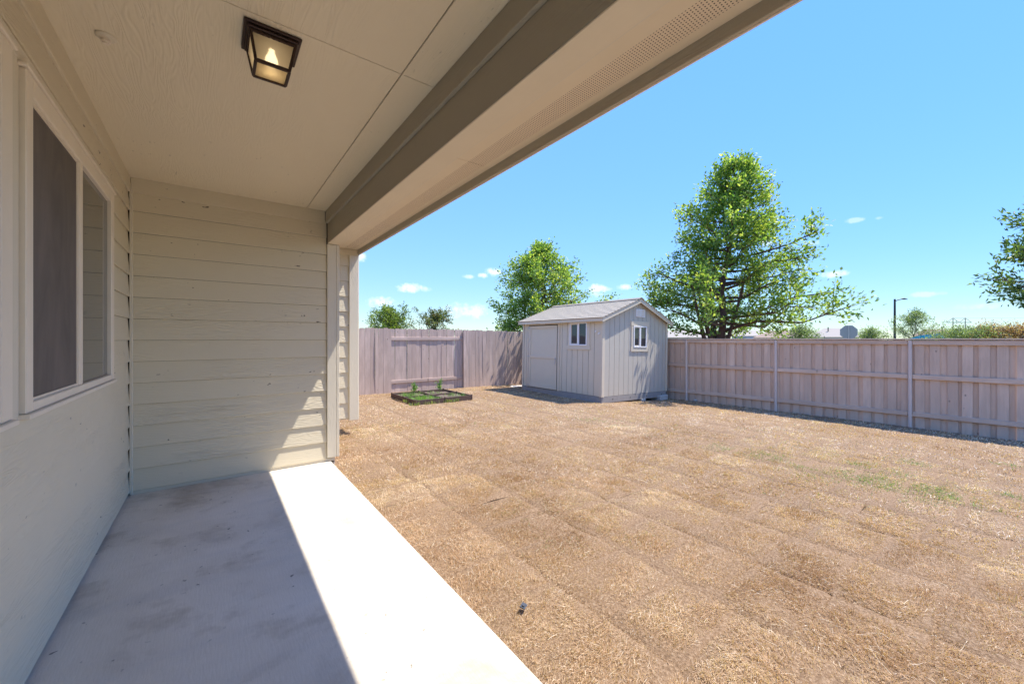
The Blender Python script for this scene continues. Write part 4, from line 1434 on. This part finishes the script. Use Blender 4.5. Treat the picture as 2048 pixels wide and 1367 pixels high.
# ------------------------------------------------------------------ street beyond the fence
M_SIGN = plain('sign_back', (0.36, 0.38, 0.38), .5, .4, var=.06)
sp_ = cpt(1697.5, 664, 22)
ss_ = empty('stop_sign', (sp_.x, sp_.y, GZ), label='grey octagonal back of a stop sign above the back fence', cat='street sign')
fw = Vector((sp_.x, sp_.y, 0)).normalized()
rt_ = Vector((fw.y, -fw.x, 0))
oct_ = []
for k in range(8):
    t_ = R(22.5 + 45 * k)
    oct_.append((math.cos(t_) * .405, math.sin(t_) * .405))
vs = []
for off in (0.0, .006):
    for a, b in oct_:
        q = sp_ + rt_ * a + Vector((0, 0, b)) + fw * off
        vs.append(q)
MB().raw(vs, [tuple(range(8)), tuple(range(15, 7, -1))] + [(i, i + 8, (i + 1) % 8 + 8, (i + 1) % 8) for i in range(8)]).obj('sign_plate', M_SIGN, ss_)
q = sp_ - fw * .03
MB().box(q.x - .022, q.x + .022, q.y - .022, q.y + .022, GZ, sp_.z + .38, .003).obj('pole', M_STEEL, ss_)

M_DARKPOLE = plain('dark_pole', (.03, .032, .035), .5, .3)
lp = cpt(1789.5, 600, 45)
sl3 = empty('street_lamp', (lp.x, lp.y, GZ), label='dark street lamp with one curved arm beyond the back fence', cat='street lamp')
MB().tube([(lp.x, lp.y, GZ), (lp.x, lp.y, lp.z + .12)], [.13, .09], 10).obj('pole', M_DARKPOLE, sl3)
cr = Vector((math.cos(YAW), -math.sin(YAW), 0))
pts_ = [lp + Vector((0, 0, -.12)), lp + cr * .35 + Vector((0, 0, .02)), lp + cr * .8 + Vector((0, 0, .12))]
MB().tube(pts_, [.05, .05, .05], 8).obj('arm', M_DARKPOLE, sl3)
h0, h1 = lp + cr * .75 + Vector((0, 0, .12)), lp + cr * 1.45 + Vector((0, 0, .10))
MB().tube([h0, h0.lerp(h1, .4) + Vector((0, 0, .05)), h1], [.05, .10, .03], 8).obj('lamp_head', M_DARKPOLE, sl3)

# high-voltage pylon with two poles
M_RUST = plain('pylon_steel', (.14, .11, .09), .8)
p1, p2 = cpt(1906, 635.5, 300), cpt(1930.5, 635.5, 300)
pr = (p2 - p1).normalized()
py = empty('power_pylon', (p1.x, p1.y, GZ), label='distant two-pole power pylon with a braced cross arm', cat='pylon')
for p in (p1, p2):
    MB().tube([(p.x, p.y, GZ), (p.x, p.y, p.z)], [.32, .2], 6).obj('pole', M_RUST, py)
zc_ = cpt(1906, 644.5, 300).z
a_, b_ = cpt(1893.5, 644.5, 300), cpt(1943, 644.5, 300)
MB().tube([a_, b_], .22, 6).obj('cross_arm', plain('green_steel', (.08, .12, .09), .7), py)
MB().tube([p1 - Vector((0, 0, .2)), p2 - Vector((0, 0, .2))], .10, 5).obj('top_wire', M_RUST, py)
mid_ = p1.lerp(p2, .5)
mid_.z = zc_
for s_, e_ in ((a_, p1), (p1, mid_), (p2, mid_), (p2, b_)):
    MB().tube([s_, e_], .13, 5).obj('brace', M_RUST, py)
for k, (ya, yb) in enumerate(((636, 631), (654, 651.5))):
    c0, c1 = cpt(1943 if k else 1930, ya, 300), cpt(2300, yb, 420)
    mw = c0.lerp(c1, .5) - Vector((0, 0, .8))
    o = MB().tube([c0, mw, c1], .06, 4).obj('power_line', M_RUST)
    set_props(o, ('thin upper power line' if k == 0 else 'thin lower power line') + ' running off from the distant pylon', 'power line')

# far houses: walls, hipped roofs, a few windows
M_FROOF = plain('tan_roof', (.36, .315, .265), .9, var=.12)
M_FROOF2 = plain('brown_roof', (.28, .20, .15), .9, var=.15)
M_FWALL = plain('pale_wall', (.55, .51, .46), .8, var=.05)
M_FBLUE = plain('blue_grey_wall', (.42, .46, .52), .8, var=.05)


def far_house(px, d, w, dep, zr_, ze, wall_m, roof_m, label, chimney=False, gable=False):
    c = cpt(px, 677, d)
    f_ = Vector((c.x, c.y, 0)).normalized()
    r_ = Vector((f_.y, -f_.x, 0))
    h = empty('far_house', (c.x, c.y, GZ), label=label, cat='house', group='houses beyond the back fence')
    def pt(u, v, z):
        q = Vector((c.x, c.y, 0)) + r_ * u + f_ * v
        return (q.x, q.y, z)
    w2 = w / 2
    vs = [pt(-w2, 0, GZ), pt(w2, 0, GZ), pt(w2, dep, GZ), pt(-w2, dep, GZ), pt(-w2, 0, ze), pt(w2, 0, ze), pt(w2, dep, ze), pt(-w2, dep, ze)]
    MB().raw(vs, [(0, 1, 5, 4), (1, 2, 6, 5), (2, 3, 7, 6), (3, 0, 4, 7), (4, 5, 6, 7)]).obj('wall', wall_m, h)
    o_ = .4
    ins = 0.2 if gable else min(w2 * .55, dep * .5)
    vs = [pt(-w2 - o_, -o_, ze), pt(w2 + o_, -o_, ze), pt(w2 + o_, dep + o_, ze), pt(-w2 - o_, dep + o_, ze), pt(-w2 + ins, dep / 2, zr_), pt(w2 - ins, dep / 2, zr_)]
    rf_ = MB().raw(vs, [(0, 1, 5, 4), (1, 2, 5), (2, 3, 4, 5), (3, 0, 4), (0, 3, 2, 1)]).obj('roof', roof_m, h)
    if chimney:
        q = pt(-w2 * .25, dep * .3, 0)
        MB().tube([(q[0], q[1], zr_ - 1.2), (q[0], q[1], zr_ + .25)], .12, 6).obj('vent_pipe', M_RUST, rf_)
    for u in (-w2 * .5, w2 * .35):
        a, b = pt(u - .6, -.03, ze - 1.7), pt(u + .6, -.03, ze - .5)
        MB().raw([a, (b[0], b[1], a[2]), b, (a[0], a[1], b[2])], [(0, 1, 2, 3)]).obj('window', M_SHEDGLASS, h)
    return h


far_house(1668, 95, 9, 9, 4.1, 1.9, M_FWALL, M_FROOF, 'far house with a tan hip roof and vent pipe beside the stop sign', True)
far_house(1562, 80, 9, 8, 3.2, 1.7, M_FWALL, M_FROOF2, 'far brown-roofed house half hidden under the big tree')
far_house(1500, 100, 8, 8, 3.6, 2.2, M_FBLUE, M_FROOF, 'far blue-grey house seen under the branches of the big tree')
far_house(1372, 90, 11, 8, 3.4, 1.8, M_FWALL, M_FROOF, 'far pale house seen between the shed and the big tree trunk', gable=True)
far_house(1868, 120, 9, 8, 4.4, 2.3, M_FWALL, M_FROOF2, 'far house with a low brown roof behind the turquoise canopy')
far_house(1962, 150, 8, 8, 5.4, 3.0, M_FWALL, M_FROOF2, 'far house whose roof tip shows above the flowering shrubs')
tq = cpt(1856, 672, 30)
cn = empty('canopy', (tq.x, tq.y, GZ), label='turquoise pitched canopy just above the back fence', cat='canopy')
fw = Vector((tq.x, tq.y, 0)).normalized()
rt_ = Vector((fw.y, -fw.x, 0))
M_TQ = plain('turquoise_canvas', (.03, .38, .50), .5, var=.2)
c0 = Vector((tq.x, tq.y, 0))
vs = [c0 - rt_ * 1.0 + Vector((0, 0, 1.50)), c0 + rt_ * .75 + Vector((0, 0, 1.62)), c0 + rt_ * .95 + Vector((0, 0, 1.94)), c0 - rt_ * .4 + Vector((0, 0, 1.76))]
vs2 = [v + fw * 2.5 - Vector((0, 0, .25)) for v in vs]
MB().raw(vs + vs2, [(0, 1, 2, 3), (7, 6, 5, 4), (0, 4, 5, 1), (1, 5, 6, 2), (2, 6, 7, 3), (3, 7, 4, 0)]).obj('canopy_top', M_TQ, cn)
for s in (-.8, .8):
    q = c0 + rt_ * s + fw * .4
    MB().tube([(q.x, q.y, GZ), (q.x, q.y, 1.5)], .04, 6).obj('pole', M_STEEL, cn)
